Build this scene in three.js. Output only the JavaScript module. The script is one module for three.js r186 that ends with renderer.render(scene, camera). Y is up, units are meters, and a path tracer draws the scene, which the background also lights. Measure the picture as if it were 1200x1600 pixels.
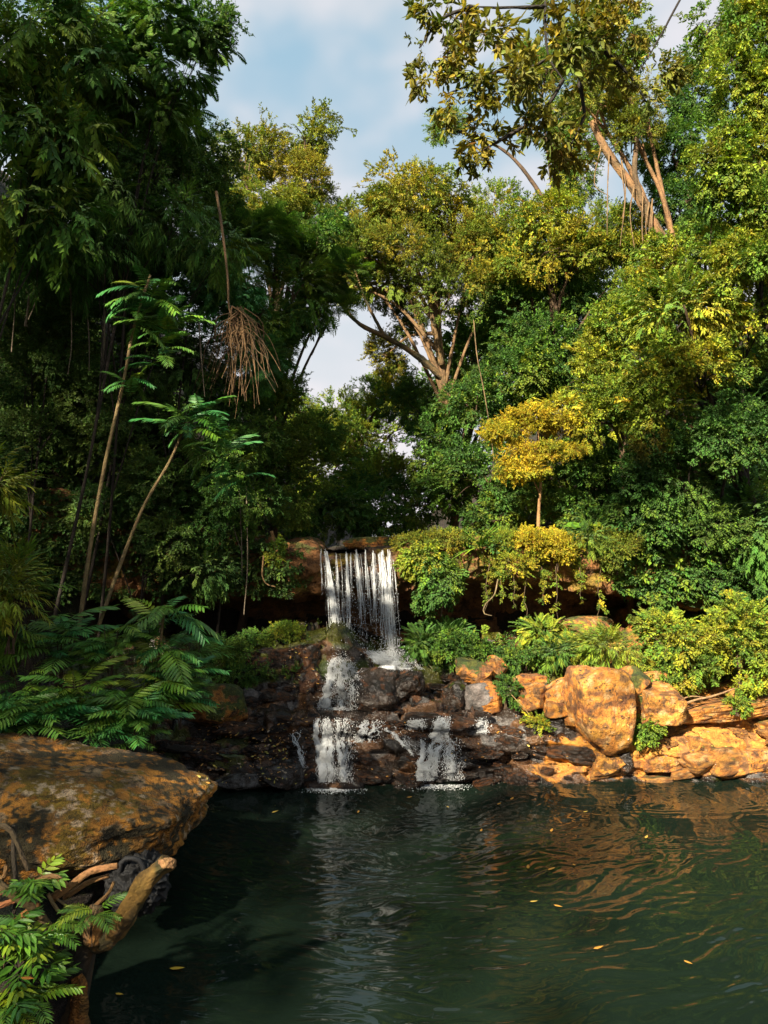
import * as THREE from 'three';
import { mergeGeometries, mergeVertices } from 'three/addons/utils/BufferGeometryUtils.js';
import { createNoise3D } from 'simplex-noise';
import { MeshBVH, acceleratedRaycast } from 'three-mesh-bvh';

// ---------------------------------------------------------------- camera, sky, sun, exposure
const scene = new THREE.Scene();
const FOCAL = 1208, EYE = 3.2, HORIZON = 860;            // focal length and horizon in pixels of a 1200 x 1600 picture
const PITCH = Math.atan((HORIZON - 800) / FOCAL);
const camera = new THREE.PerspectiveCamera(2 * Math.atan(800 / FOCAL) * 180 / Math.PI, 0.75, 0.1, 500);
camera.position.set(0, EYE, 0);
camera.rotation.x = PITCH;
camera.updateMatrixWorld();

const SUN = new THREE.Vector3(-0.42, 0.54, 0.73).normalize();
const sun = new THREE.DirectionalLight(new THREE.Color().setRGB(1, 0.88, 0.68), 5);
sun.position.copy(SUN).multiplyScalar(40).add(new THREE.Vector3(0, 2, -12));
sun.target.position.set(0, 2, -12);
sun.castShadow = true; sun.shadow.radius = 3; sun.shadow.mapSize.set(4096, 4096);
Object.assign(sun.shadow.camera, { left: -24, right: 24, top: 24, bottom: -24, near: 1, far: 110 });
scene.add(sun, sun.target);
const renderer = new THREE.WebGLRenderer({ antialias: true });
renderer.toneMapping = THREE.LinearToneMapping;
renderer.toneMappingExposure = 3.4;
renderer.shadowMap.enabled = true;

// ---------------------------------------------------------------- helpers
const V = (x, y, z) => new THREE.Vector3(x, y, z);
function rng(seed) { let s = (seed * 2654435761) | 0; return () => { s = (s + 0x6d2b79f5) | 0; let t = Math.imul(s ^ (s >>> 15), 1 | s); t = (t + Math.imul(t ^ (t >>> 7), 61 | t)) ^ t; return ((t ^ (t >>> 14)) >>> 0) / 4294967296; }; }
const n3 = createNoise3D(rng(11));
const fbm = (x, y, z, o = 4) => { let a = 0.5, s = 0; for (let i = 0; i < o; i++) { s += a * n3(x, y, z); x = x * 2.03 + 3.1; y = y * 2.03 + 1.7; z = z * 2.03 + 5.3; a *= 0.5; } return s; };
const lerp = (a, b, t) => a + (b - a) * t, clamp = (x, a = 0, b = 1) => Math.min(b, Math.max(a, x));
const smooth = (a, b, x) => { const t = clamp((x - a) / (b - a)); return t * t * (3 - 2 * t); };
const mixc = (a, b, t) => [lerp(a[0], b[0], t), lerp(a[1], b[1], t), lerp(a[2], b[2], t)];
const curve = (knots, x) => { if (x <= knots[0][0]) return knots[0][1]; for (let i = 1; i < knots.length; i++) if (x <= knots[i][0]) { const t = (x - knots[i - 1][0]) / (knots[i][0] - knots[i - 1][0]); return lerp(knots[i - 1][1], knots[i][1], t * t * (3 - 2 * t)); } return knots[knots.length - 1][1]; };
const gauss = (r) => (r() + r() + r() + r() - 2) * 0.87;
const unit = (r) => { const z = r() * 2 - 1, a = r() * 6.2832, s = Math.sqrt(1 - z * z); return V(s * Math.cos(a), z, s * Math.sin(a)); };
// a point of the place, from the direction in which the photograph shows it and its distance along z
const at = (px, py, d) => { const v = V((px - 600) / FOCAL, (800 - py) / FOCAL, -1).applyAxisAngle(V(1, 0, 0), PITCH); return v.multiplyScalar(d / -v.z).add(camera.position); };
const NTH = ['first', 'second', 'third', 'fourth', 'fifth', 'sixth', 'seventh', 'eighth', 'ninth', 'tenth', 'eleventh', 'twelfth', 'thirteenth', 'fourteenth', 'fifteenth', 'sixteenth', 'seventeenth'];
const taken = {};
const numbered = (name) => { const k = taken[name] = (taken[name] ?? -1) + 1; return k ? name + '_' + String(k).padStart(3, '0') : name; };
function tag(o, label, category, group, kind) { if (label) o.userData.label = label; if (category) o.userData.category = category; if (group) o.userData.group = group; if (kind) o.userData.kind = kind; return o; }
function thing(name, label, category, pos, group) { const o = new THREE.Group(); o.name = numbered(name); if (pos) o.position.copy(pos); scene.add(o); return tag(o, label, category, group); }
function part(parent, name, geo, mat) { const m = new THREE.Mesh(geo, mat); m.name = parent === scene ? numbered(name) : name; parent.add(m); return m; }
function structure(name, geo, mat, label) { const m = part(scene, name, geo, mat); return tag(m, label, null, null, 'structure'); }

// ---------------------------------------------------------------- sky: pale blue with soft clouds
{
  const w = 1024, h = 512, data = new Float32Array(w * h * 4);
  for (let j = 0; j < h; j++) for (let i = 0; i < w; i++) {
    const el = ((j + 0.5) / h - 0.5) * Math.PI, az = ((i + 0.5) / w - 0.5) * 2 * Math.PI;
    const y = Math.sin(el), x = Math.cos(el) * Math.cos(az), z = Math.cos(el) * Math.sin(az);
    const up = Math.max(y, 0), q = 1 / (up + 0.35);
    const big = fbm(x * q * 1.5 + 4.6, up * 1.2, z * q * 1.5, 5), fine = fbm(x * q * 5 + 9, up * 3, z * q * 5, 4);
    const cloud = smooth(-0.62, 0.28, big + fine * 0.55);
    const blue = mixc([0.235, 0.24, 0.25], [0.075, 0.15, 0.205], smooth(0.1, 0.75, up));
    const white = mixc([0.285, 0.265, 0.275], [0.175, 0.20, 0.222], clamp(smooth(0.1, 0.75, up) * 0.9 - fine * 0.55));
    const c = mixc(blue, white, cloud);
    data.set([c[0], c[1], c[2], 1], (j * w + i) * 4);
  }
  const t = new THREE.DataTexture(data, w, h, THREE.RGBAFormat, THREE.FloatType);
  t.mapping = THREE.EquirectangularReflectionMapping; t.magFilter = t.minFilter = THREE.LinearFilter; t.needsUpdate = true;
  scene.background = t; scene.environment = t;
}

// ---------------------------------------------------------------- procedural textures (tiling noise)
function tileNoise(size, seed, octaves) {                  // octaves: [[cells, weight], ...]
  const out = new Float32Array(size * size);
  for (const [cx, weight, cy = cx] of octaves) {
    const r = rng(seed + cx * 7), lat = Float32Array.from({ length: cx * cy }, () => r() * 2 - 1);
    for (let j = 0; j < size; j++) {
      const fy = j / size * cy, y0 = fy | 0, ty = fy - y0, sy = ty * ty * (3 - 2 * ty), y1 = (y0 + 1) % cy;
      for (let i = 0; i < size; i++) {
        const fx = i / size * cx, x0 = fx | 0, tx = fx - x0, sx = tx * tx * (3 - 2 * tx), x1 = (x0 + 1) % cx;
        out[j * size + i] += weight * lerp(lerp(lat[y0 * cx + x0], lat[y0 * cx + x1], sx), lerp(lat[y1 * cx + x0], lat[y1 * cx + x1], sx), sy);
      }
    }
  }
  return out;
}
function texture(size, fn) {
  const d = new Uint8Array(size * size * 4);
  for (let k = 0; k < size * size; k++) { const c = fn(k); d[k * 4] = clamp(c[0]) * 255; d[k * 4 + 1] = clamp(c[1]) * 255; d[k * 4 + 2] = clamp(c[2]) * 255; d[k * 4 + 3] = 255; }
  const t = new THREE.DataTexture(d, size, size); t.magFilter = THREE.LinearFilter; t.minFilter = THREE.LinearMipmapLinearFilter; t.wrapS = t.wrapT = THREE.RepeatWrapping; t.generateMipmaps = true; t.needsUpdate = true;
  return t;
}
const TS = 512;
const nA = tileNoise(TS, 1, [[4, .5], [9, .35], [19, .25], [41, .2], [83, .16], [170, .16]]), nB = tileNoise(TS, 2, [[6, .5], [13, .4], [29, .3], [61, .25], [128, .25]]), nC = tileNoise(TS, 3, [[90, .5], [180, .6]]);
const nD = tileNoise(TS, 5, [[3, .5, 3], [7, .6, 5], [15, .5, 9]]);
const rockTint = texture(TS, (k) => {                       // multiplies the stone's own colour: mottling, dark pits, pale crust spots
  let v = 0.78 + nA[k] * 0.58 + nC[k] * 0.16, c = [v, v * (0.98 + nB[k] * 0.12), v * (0.96 + nB[k] * 0.16)];
  if (nB[k] > 0.38) c = mixc(c, [0.98, 1, 1], smooth(0.38, 0.62, nB[k]) * 0.75);
  if (nB[k] < -0.36) c = mixc(c, [0.25, 0.27, 0.28], smooth(-0.36, -0.6, nB[k]) * 0.8);
  return c;
});
const rockBump = texture(TS, (k) => { const v = 0.5 + nA[k] * 0.45 + nC[k] * 0.1 - (Math.abs(nD[k]) < 0.035 ? 0.25 : 0); return [v, v, v]; });
const grainBump = texture(TS, (k) => { const v = 0.5 + nC[k] * 0.35 + nB[k] * 0.3; return [v, v, v]; });
const nE = tileNoise(TS, 8, [[14, .6, 3], [33, .5, 7], [77, .4, 18], [150, .3, 60]]);
const barkTint = texture(TS, (k) => { const v = 0.68 + nE[k] * 0.5 + nC[k] * 0.1; return [v, v * (0.98 + nB[k] * 0.1), v * 0.96]; });
const barkBump = texture(TS, (k) => { const v = 0.5 + nE[k] * 0.5; return [v, v, v]; });
const soilTint = texture(TS, (k) => { let v = 0.62 + nA[k] * 0.5 + nC[k] * 0.3; const c = [v, v * 0.95, v * 0.85]; return nB[k] > 0.3 ? mixc(c, [1, 0.72, 0.42], 0.8) : c; });

const std = (o) => new THREE.MeshStandardMaterial({ vertexColors: true, side: THREE.DoubleSide, ...o });
const phys = (o) => new THREE.MeshPhysicalMaterial({ vertexColors: true, side: THREE.DoubleSide, ...o });
const M = {
  dry: std({ map: rockTint, bumpMap: rockBump, bumpScale: 0.03, roughness: 0.88 }),
  wet: std({ map: rockTint, bumpMap: rockBump, bumpScale: 0.035, roughness: 0.24 }),
  moss: std({ map: rockTint, bumpMap: grainBump, bumpScale: 0.03, roughness: 0.95 }),
  soil: std({ map: soilTint, bumpMap: grainBump, bumpScale: 0.05, roughness: 0.97 }),
  bark: std({ map: barkTint, bumpMap: barkBump, bumpScale: 0.02, roughness: 0.9 }),
  leaf: phys({ roughness: 0.95, transmission: 0.34, thickness: 0, specularIntensity: 0.5 }),
  gloss: std({ roughness: 0.46 }),
  satin: std({ roughness: 0.62 }),
  white: phys({ roughness: 0.3, color: new THREE.Color().setRGB(0.58, 0.6, 0.62) }),
  drop: phys({ roughness: 0.2, vertexColors: false, color: new THREE.Color().setRGB(0.62, 0.64, 0.66) }),
  cloth: std({ roughness: 0.75 }),
};

// ---------------------------------------------------------------- geometry builders
function finish(geo, uvScale = 1, paint, flat) {            // smooth normals, colour per vertex, box-projected uv in metres
  geo.computeVertexNormals();
  const p = geo.attributes.position, n = geo.attributes.normal;
  if (paint) {
    const c = new Float32Array(p.count * 3), a = V(), b = V();
    for (let i = 0; i < p.count; i++) { a.fromBufferAttribute(p, i); b.fromBufferAttribute(n, i); c.set(paint(a, b), i * 3); }
    geo.setAttribute('color', new THREE.BufferAttribute(c, 3));
  }
  const g = geo.index ? geo.toNonIndexed() : geo, P = g.attributes.position.array, uv = new Float32Array(P.length / 3 * 2);
  for (let t = 0; t < P.length; t += 9) {
    const ax = P[t + 3] - P[t], ay = P[t + 4] - P[t + 1], az = P[t + 5] - P[t + 2], bx = P[t + 6] - P[t], by = P[t + 7] - P[t + 1], bz = P[t + 8] - P[t + 2];
    const nx = Math.abs(ay * bz - az * by), ny = Math.abs(az * bx - ax * bz), nz = Math.abs(ax * by - ay * bx);
    for (let k = 0; k < 3; k++) {
      const x = P[t + k * 3], y = P[t + k * 3 + 1], z = P[t + k * 3 + 2], o = (t / 3 + k) * 2;
      if (nx > ny && nx > nz) { uv[o] = z * uvScale; uv[o + 1] = y * uvScale; } else if (ny > nz) { uv[o] = x * uvScale; uv[o + 1] = z * uvScale; } else { uv[o] = x * uvScale; uv[o + 1] = y * uvScale; }
    }
  }
  g.setAttribute('uv', new THREE.BufferAttribute(uv, 2));
  if (flat) g.computeVertexNormals();
  return g;
}
const spheres = {};
const sphere = (detail) => spheres[detail] ??= (() => { const g = new THREE.IcosahedronGeometry(1, detail); g.deleteAttribute('uv'); g.deleteAttribute('normal'); return mergeVertices(g, 1e-4); })();
// an angular stone: a sphere cut by random planes, edges a little rounded, then roughened
function stone(seed, { size = [1, 1, 1], detail = 10, cuts = 13, hard = 22, rough = 0.05, freq = 1.6, planes, turn = [0, 0, 0], near = 0.62 } = {}, paint, uvScale = 1) {
  const r = rng(seed), g = sphere(detail).clone(), p = g.attributes.position, a = V();
  const cut = planes ? planes.map(([x, y, z, d]) => [V(x, y, z).normalize(), d]) : Array.from({ length: cuts }, () => [unit(r), near + r() * (0.98 - near)]);
  if (!planes) for (const ax of [V(1, 0, 0), V(-1, 0, 0), V(0, 1, 0), V(0, -1, 0), V(0, 0, 1), V(0, 0, -1)]) cut.push([ax.clone().add(unit(r).multiplyScalar(0.22)).normalize(), 0.8 + r() * 0.15]);
  const s0 = seed * 3.7, e = new THREE.Euler(...turn);
  for (let i = 0; i < p.count; i++) {
    a.fromBufferAttribute(p, i);
    let sum = 0; for (const [n, d] of cut) { const t = a.dot(n) / d; if (t > 0) sum += Math.pow(t, hard); }
    const rad = Math.pow(sum + 1e-6, -1 / hard);
    a.multiplyScalar(Math.min(rad, 1.45));
    const q = fbm(a.x * freq + s0, a.y * freq, a.z * freq, 3), w = fbm(a.x * freq * 5, a.y * freq * 5 + s0, a.z * freq * 5, 2);
    a.multiplyScalar(1 + rough * 2 * q + rough * 0.55 * w);
    a.set(a.x * size[0], a.y * size[1], a.z * size[2]).applyEuler(e);
    p.setXYZ(i, a.x, a.y, a.z);
  }
  return finish(g, uvScale, paint);
}
// tapered, bent, knobbly limb through the points
function limb(points, r0, r1, { sides = 8, seg = 0, knob = 0.12, seed = 1, color = [0.1, 0.07, 0.045], alt, taper = 1 } = {}) {
  const c = new THREE.CatmullRomCurve3(points, false, 'centripetal'), len = c.getLength(), N = seg || Math.max(5, Math.min(60, Math.ceil(len / Math.max(0.06, r0 * 1.6))));
  const f = c.computeFrenetFrames(N), pos = [], uv = [], col = [], idx = [], P = V();
  for (let i = 0; i <= N; i++) {
    c.getPointAt(i / N, P); const rad = lerp(r0, r1, Math.pow(i / N, taper));
    for (let j = 0; j <= sides; j++) {
      const th = j / sides * Math.PI * 2, jj = j % sides, k = rad * (1 + knob * fbm(P.x * 4 + seed, P.y * 4 + Math.cos(th) * 1.2, P.z * 4 + Math.sin(th) * 1.2, 2) * 2);
      const n = f.normals[i].clone().multiplyScalar(Math.cos(jj / sides * 6.28319)).addScaledVector(f.binormals[i], Math.sin(jj / sides * 6.28319));
      pos.push(P.x + n.x * k, P.y + n.y * k, P.z + n.z * k); uv.push(j / sides * Math.max(0.12, rad * 4), i / N * len);
      const m = alt ? smooth(0.0, 0.25, fbm(P.x * 3 + n.x * 0.4 + seed, P.y * 3, P.z * 3 + n.z * 0.4, 3)) : 0, cc = alt ? mixc(color, alt, m) : color;
      col.push(...cc);
      if (i < N && j < sides) { const a = i * (sides + 1) + j, b = a + sides + 1; idx.push(a, b, a + 1, b, b + 1, a + 1); }
    }
  }
  for (const [row, rev] of [[0, true], [N, false]]) {        // caps
    const b = pos.length / 3; c.getPointAt(row / N, P); pos.push(P.x, P.y, P.z); uv.push(0, 0); col.push(...color);
    for (let j = 0; j < sides; j++) { const a = row * (sides + 1) + j; rev ? idx.push(b, a, a + 1) : idx.push(b, a + 1, a); }
  }
  const g = new THREE.BufferGeometry();
  g.setAttribute('position', new THREE.Float32BufferAttribute(pos, 3)); g.setAttribute('uv', new THREE.Float32BufferAttribute(uv, 2)); g.setAttribute('color', new THREE.Float32BufferAttribute(col, 3)); g.setIndex(idx);
  g.computeVertexNormals();
  return g;
}
const local = (points, o) => points.map((p) => p.clone().sub(o));
const shift = (g, v) => g.translate(v.x, v.y, v.z);

// surface swept along x with a profile given at knots: [[x, [[depth, height], ...]], ...]
const knotted = (knots) => (x, v) => {
  let i = 1; while (i < knots.length - 1 && x > knots[i][0]) i++;
  const [x0, a] = knots[i - 1], [x1, b] = knots[i], t = smooth(x0, x1, x), n = a.length - 1, f = clamp(v) * n, k = Math.min(n - 1, f | 0), s = f - k;
  const g = (c, m) => lerp(a[m][c], b[m][c], t), m0 = Math.max(0, k - 1), m3 = Math.min(n, k + 2);
  const cr = (c) => { const p0 = g(c, m0), p1 = g(c, k), p2 = g(c, k + 1), p3 = g(c, m3); return lerp(lerp(p1, p2, s), 0.5 * (2 * p1 + (p2 - p0) * s + (2 * p0 - 5 * p1 + 4 * p2 - p3) * s * s + (3 * p1 - p0 - 3 * p2 + p3) * s * s * s), 0.6); };
  return [cr(0), cr(1)];
};
// broken facets: every cell is a tilted plane of its own
const hash = (x, y, z, k) => { let h = Math.imul(x, 374761393) ^ Math.imul(y, 668265263) ^ Math.imul(z, 2147483647 ^ 1274126177) ^ Math.imul(k, 974634541); h = Math.imul(h ^ (h >>> 13), 1274126177); return ((h ^ (h >>> 16)) >>> 0) / 4294967296; };
function facet(x, y, z) {
  const X = Math.floor(x), Y = Math.floor(y), Z = Math.floor(z); let best = 9, v = 0, id = 0, second = 9;
  for (let i = -1; i <= 1; i++) for (let j = -1; j <= 1; j++) for (let k = -1; k <= 1; k++) {
    const a = X + i, b = Y + j, c = Z + k, dx = a + hash(a, b, c, 1) - x, dy = b + hash(a, b, c, 2) - y, dz = c + hash(a, b, c, 3) - z, d = dx * dx + dy * dy + dz * dz;
    if (d < best) { second = best; best = d; id = hash(a, b, c, 7); v = hash(a, b, c, 4) - 0.5 + dx * (hash(a, b, c, 5) - 0.5) * 1.3 + dy * (hash(a, b, c, 6) - 0.6) * 1.3; } else if (d < second) second = d;
  }
  return [v, id, Math.sqrt(second) - Math.sqrt(best)];
}
function swept(x0, x1, nx, nv, profile, bump, paint, uvScale, split) {
  const pos = new Float32Array((nx + 1) * (nv + 1) * 3), col = new Float32Array(pos.length), idx = [], wet = [];
  for (let j = 0; j <= nv; j++) for (let i = 0; i <= nx; i++) {
    const x = lerp(x0, x1, i / nx), v = j / nv, [d, y] = profile(x, v), [da, ya] = profile(x, Math.min(1, v + 0.01)), [db, yb] = profile(x, Math.max(0, v - 0.01));
    let ny = da - db, nd = -(ya - yb); const l = Math.hypot(ny, nd) || 1; ny /= l; nd /= l;   // outward: up and towards the viewer
    const { h, c } = bump(x, y, -d, v), o = (j * (nx + 1) + i) * 3;
    pos.set([x + h * 0.15 * n3(x * 2, y * 2, d * 2), y + ny * h, -(d + nd * h)], o); col.set(c, o);
  }
  for (let j = 0; j < nv; j++) for (let i = 0; i < nx; i++) { const a = j * (nx + 1) + i, b = a + nx + 1; idx.push(a, a + 1, b, b, a + 1, b + 1); }
  const g = new THREE.BufferGeometry(); g.setAttribute('position', new THREE.BufferAttribute(pos, 3)); g.setAttribute('color', new THREE.BufferAttribute(col, 3));
  if (split) {
    const A = [], B = [];
    for (let t = 0; t < idx.length; t += 3) { const a = idx[t] * 3; (split(pos[a], pos[a + 1], pos[a + 2]) ? A : B).push(idx[t], idx[t + 1], idx[t + 2]); }
    g.setIndex([...A, ...B]); const out = finish(g, uvScale); out.addGroup(0, A.length, 0); out.addGroup(A.length, B.length, 1); return out;
  }
  g.setIndex(idx); return finish(g, uvScale);
}

// ---------------------------------------------------------------- colours of stone
const C = { orange: [0.50, 0.19, 0.03], ochre: [0.54, 0.25, 0.04], tan: [0.52, 0.31, 0.12], brown: [0.15, 0.078, 0.035], dark: [0.036, 0.024, 0.017], black: [0.017, 0.014, 0.012], rust: [0.16, 0.055, 0.02], grey: [0.13, 0.12, 0.115], moss: [0.085, 0.095, 0.012], mossy: [0.045, 0.07, 0.01], gold: [0.26, 0.17, 0.02] };
const dryPaint = (seed, mossy = 0) => (p, n) => {
  const a = fbm(p.x * 1.7 + seed, p.y * 1.7, p.z * 1.7, 4), b = fbm(p.x * 4 + seed, p.y * 4 + 7, p.z * 4, 3);
  let c = mixc(C.orange, C.ochre, smooth(-0.3, 0.4, a)); c = mixc(c, C.tan, smooth(0.12, 0.4, b)); c = mixc(c, C.brown, smooth(0.12, 0.3, -b) * 0.85); c = mixc(c, C.rust, smooth(0.18, 0.34, fbm(p.x * 2.3, p.y * 5 + seed, p.z * 2.3, 3)) * 0.7); if (Math.abs(fbm(p.x * 2.1 + seed, p.y * 3.3, p.z * 2.1, 3)) < 0.012) c = C.dark;
  if (mossy) c = mixc(c, b > 0 ? C.moss : C.mossy, smooth(0.0, 0.18, a * 0.7 + b * 0.5 + n.y * 0.35 - 0.5 + mossy));
  return c;
};
const wetPaint = (seed, mossy = 0, rust = 0.5) => (p, n) => {
  const a = fbm(p.x * 2 + seed, p.y * 2, p.z * 2, 4), b = fbm(p.x * 5 + seed, p.y * 5 + 7, p.z * 5, 3);
  let c = mixc(C.dark, C.black, smooth(-0.1, 0.3, a)); c = mixc(c, mixc(C.rust, C.brown, 0.4), smooth(0.1, 0.4, b + (rust - 0.5) * 0.6) * 0.9); c = mixc(c, C.grey, smooth(0.2, 0.4, -b) * 0.7);
  if (mossy) c = mixc(c, C.mossy, smooth(0.0, 0.15, a * 0.6 + b * 0.6 + n.y * 0.4 - 0.55 + mossy));
  return c;
};

// ---------------------------------------------------------------- the ground: pool basin, banks, hillsides, valley behind the fall
const leftShore = [[0, -2.5], [4.6, -1.95], [5.6, -2.15], [6.6, -2.5], [8, -2.75], [9.3, -2.75], [10.6, -2.9]];
function groundY(x, z) {
  const d = -z, nz = fbm(x * 0.5, 3, z * 0.5, 4);
  const xl = curve(leftShore, d), s = Math.min(x - xl, 7.2 - x, 11.3 - d, d - 2.2);
  let low = s > 0 ? -Math.min(1.5, s * 1.1 + 0.05) : 0;
  if (s <= 0) {
    const l = Math.max(0, xl - x), rr = Math.max(0, x - 7.2), nr = Math.max(0, 2.2 - d), f = Math.max(0, d - 11.3);
    low = Math.min(0.55, l * 1.1) + Math.max(0, l - 0.5) * 0.28 + Math.max(0, l - 2.6) * 1.1 + Math.min(1.2, rr) * 0.6 + Math.max(0, rr - 1) * 0.5 + Math.min(1.6, nr * 0.9) - 0.02 + nz * 0.12;
    low = Math.min(low, 9 + nz) - Math.min(0.3, f) * (l > 0.6 ? 0 : 1);
  }
  const hl = Math.max(0, -x - 1.9), hr = Math.max(0, x - 2.6), back = Math.max(0, d - 15);
  const high = 3.1 + Math.min(9, hl * 1.25) + Math.min(8, hr * 0.8) + Math.min(2, back * 0.06) * (hl + hr > 1 ? 1 : 0.4) + nz * 0.35;
  const t = x < -5 ? smooth(12.2, 14.2, d) : x > 5 ? smooth(12.2, 15.5, d) : smooth(14.5, 15.2, d);
  return lerp(low, Math.max(high, low), t);
}
{
  const warp = (u, c, w, far) => c + w * u + far * Math.pow(Math.abs(u), 7) * Math.sign(u), nx = 240, nz = 280, g = new THREE.PlaneGeometry(1, 1, nx, nz), p = g.attributes.position;
  for (let j = 0, k = 0; j <= nz; j++) for (let i = 0; i <= nx; i++, k++) { const x = warp(i / nx * 2 - 1, 0.5, 13, 170), z = warp(j / nz * 2 - 1, -10, 13, 170); p.setXYZ(k, x, groundY(x, z), z); }
  g.deleteAttribute('uv'); g.deleteAttribute('normal');
  structure('ground', finish(g, 0.7, (q) => { const a = fbm(q.x, q.y, q.z, 4); return mixc([0.03, 0.021, 0.012], a > 0 ? [0.022, 0.03, 0.009] : [0.05, 0.03, 0.015], smooth(0.02, 0.3, Math.abs(a))); }), M.soil, 'dark leaf strewn forest soil of the banks and hillsides');
}

// ---------------------------------------------------------------- bedrock: wet shelf at the pool, slope below the cave, dry bank on the right
const bedProfile = knotted([
  [-6.5, [[10.3, -.8], [10.5, .1], [10.8, .4], [11.1, .6], [11.9, .85], [12.4, 1.25], [13, 1.6], [15.4, 1.7]]],
  [-2.9, [[10.3, -.8], [10.5, 0], [10.75, .36], [11.05, .6], [11.9, .85], [12.4, 1.25], [13, 1.62], [15.4, 1.4]]],
  [-1.6, [[10.4, -.8], [10.62, 0], [10.82, .48], [11.05, .8], [11.85, .92], [12.2, 1.35], [12.85, 1.9], [15.4, 1.4]]],
  [-0.9, [[10.45, -.8], [10.7, 0], [10.85, .5], [11.05, .86], [11.85, .92], [12.15, 1.3], [12.7, 1.95], [15.4, 1.5]]],
  [0.1, [[10.45, -.8], [10.72, 0], [10.88, .5], [11.1, .86], [11.8, .92], [12.1, 1.25], [12.6, 1.5], [15.4, 1.4]]],
  [1.0, [[10.45, -.8], [10.74, 0], [10.88, .46], [11.1, .88], [11.9, .95], [12.3, 1.3], [12.9, 1.78], [15.4, 1.5]]],
  [2.6, [[10.55, -.8], [10.85, 0], [11.0, .4], [11.25, .74], [11.9, .95], [12.3, 1.3], [12.9, 1.62], [15.4, 1.5]]],
  [3.4, [[10.7, -.8], [10.98, 0], [11.08, .38], [11.5, .56], [11.9, .88], [12.4, 1.08], [12.9, 1.55], [15.4, 1.9]]],
  [6, [[10.7, -.8], [11.02, 0], [11.12, .36], [11.6, .55], [12, .9], [12.5, 1.1], [13.1, 1.8], [15.4, 3.4]]],
  [10, [[10.7, -.8], [11.02, 0], [11.2, .5], [11.6, .8], [12, 1.2], [12.5, 1.6], [13.1, 2.4], [15.4, 4.4]]],
]);
const isWet = (x, y, z) => x + fbm(x * 1.3, y * 1.3, z * 1.3, 3) * 1.3 - (y - 0.4) * 0.9 < 2.45 || y < 0.05 + 0.1 * n3(x * 3, 1, z * 3);
const bedrock = structure('bedrock', swept(-6.5, 9, 470, 190, bedProfile, (x, y, z, v) => {
  const [a, id, e] = facet(x * 1.5 + fbm(x, y, z, 2), y * 4.6, z * 2.2), [b, id2] = facet(x * 4.2, y * 9 + 3, z * 5), f = fbm(x * 3, y * 3, z * 3, 4);
  const green = fbm(x * 1.1 + 9, y * 1.6, z * 1.1, 3) + f * 0.4 + (y > 1.15 ? 0.28 : x < -1.9 ? 0.1 : -0.5), wet = isWet(x, y, z);
  let c = wet ? mixc(mixc(C.dark, C.black, id), mixc(C.rust, C.brown, id2), smooth(0.45, 0.9, id2) * 0.85) : mixc(mixc(C.orange, C.ochre, id), id2 > 0.6 ? C.tan : C.rust, smooth(0.6, 1, Math.abs(id2 - 0.3)));
  if (wet && id2 < 0.12) c = C.grey;
  if (!wet && f < -0.2) c = mixc(c, C.brown, 0.7);
  if (green > 0.08) c = mixc(c, id2 > 0.6 && !wet ? C.gold : id2 > 0.3 ? C.moss : C.mossy, smooth(0.08, 0.2, green) * 0.9);
  const rim = y > 1.2 && !wet && x > 3 ? 0.6 : 1;
  return { h: (a * 0.22 + b * 0.085 + f * 0.03 - (e < 0.06 ? 0.03 : 0)) * rim, c };
}, null, 1.1, isWet), [M.wet, M.dry], 'layered bedrock, wet and dark at the falls, dry orange on the right');

// ---------------------------------------------------------------- the cliff: undercut ledge with a dark cave below
const topY = [[-9, 4.8], [-4.5, 4.1], [-2.6, 3.5], [-1.7, 3.36], [-1.3, 3.42], [-1.12, 3.34], [-0.98, 3.19], [0.12, 3.2], [0.28, 3.3], [1.5, 3.36], [3, 3.4], [5.4, 3.7]];
const botY = [[-9, 2.5], [-3, 2.42], [-1.6, 2.46], [-1.1, 2.46], [-0.6, 2.8], [0, 2.8], [0.25, 2.55], [1, 2.72], [2.5, 2.66], [4, 2.55], [5.4, 2.2]];
const cliffProfile = (x, v) => {
  const t = curve(topY, x), b = curve(botY, x), in_ = smooth(-1.15, -0.95, x) * smooth(0.3, 0.1, x) * 0.14, lip = 12.86 + in_ + 0.1 * n3(x * 0.9, 1, 2), P = [[17, t - 0.25], [13.9, t - 0.03], [lip + 0.22, t], [lip, t - 0.12], [lip - 0.06, lerp(t, b, 0.5)], [lip + 0.08, b + 0.04], [lip + 0.5, b - 0.02], [14.4, b - 0.1], [14.95, 1.9], [14.7, 1.1]];
  const f = clamp(v) * (P.length - 1), k = Math.min(P.length - 2, f | 0), s = f - k; return [lerp(P[k][0], P[k + 1][0], s), lerp(P[k][1], P[k + 1][1], s)];
};
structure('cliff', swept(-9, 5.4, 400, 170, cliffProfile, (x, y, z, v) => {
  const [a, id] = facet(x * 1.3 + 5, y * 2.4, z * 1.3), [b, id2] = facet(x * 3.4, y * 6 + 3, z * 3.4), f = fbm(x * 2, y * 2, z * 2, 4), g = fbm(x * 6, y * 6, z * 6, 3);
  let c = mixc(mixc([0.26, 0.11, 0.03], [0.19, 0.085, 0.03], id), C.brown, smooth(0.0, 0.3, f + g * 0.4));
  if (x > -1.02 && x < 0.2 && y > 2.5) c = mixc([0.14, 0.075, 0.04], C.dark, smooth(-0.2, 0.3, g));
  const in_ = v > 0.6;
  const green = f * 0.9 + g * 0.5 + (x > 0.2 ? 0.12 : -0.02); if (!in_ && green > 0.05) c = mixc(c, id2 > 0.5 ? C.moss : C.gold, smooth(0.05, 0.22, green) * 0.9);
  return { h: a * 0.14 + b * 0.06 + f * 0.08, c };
}, null, 1), M.dry, 'undercut cliff ledge over the dark cave');

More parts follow.
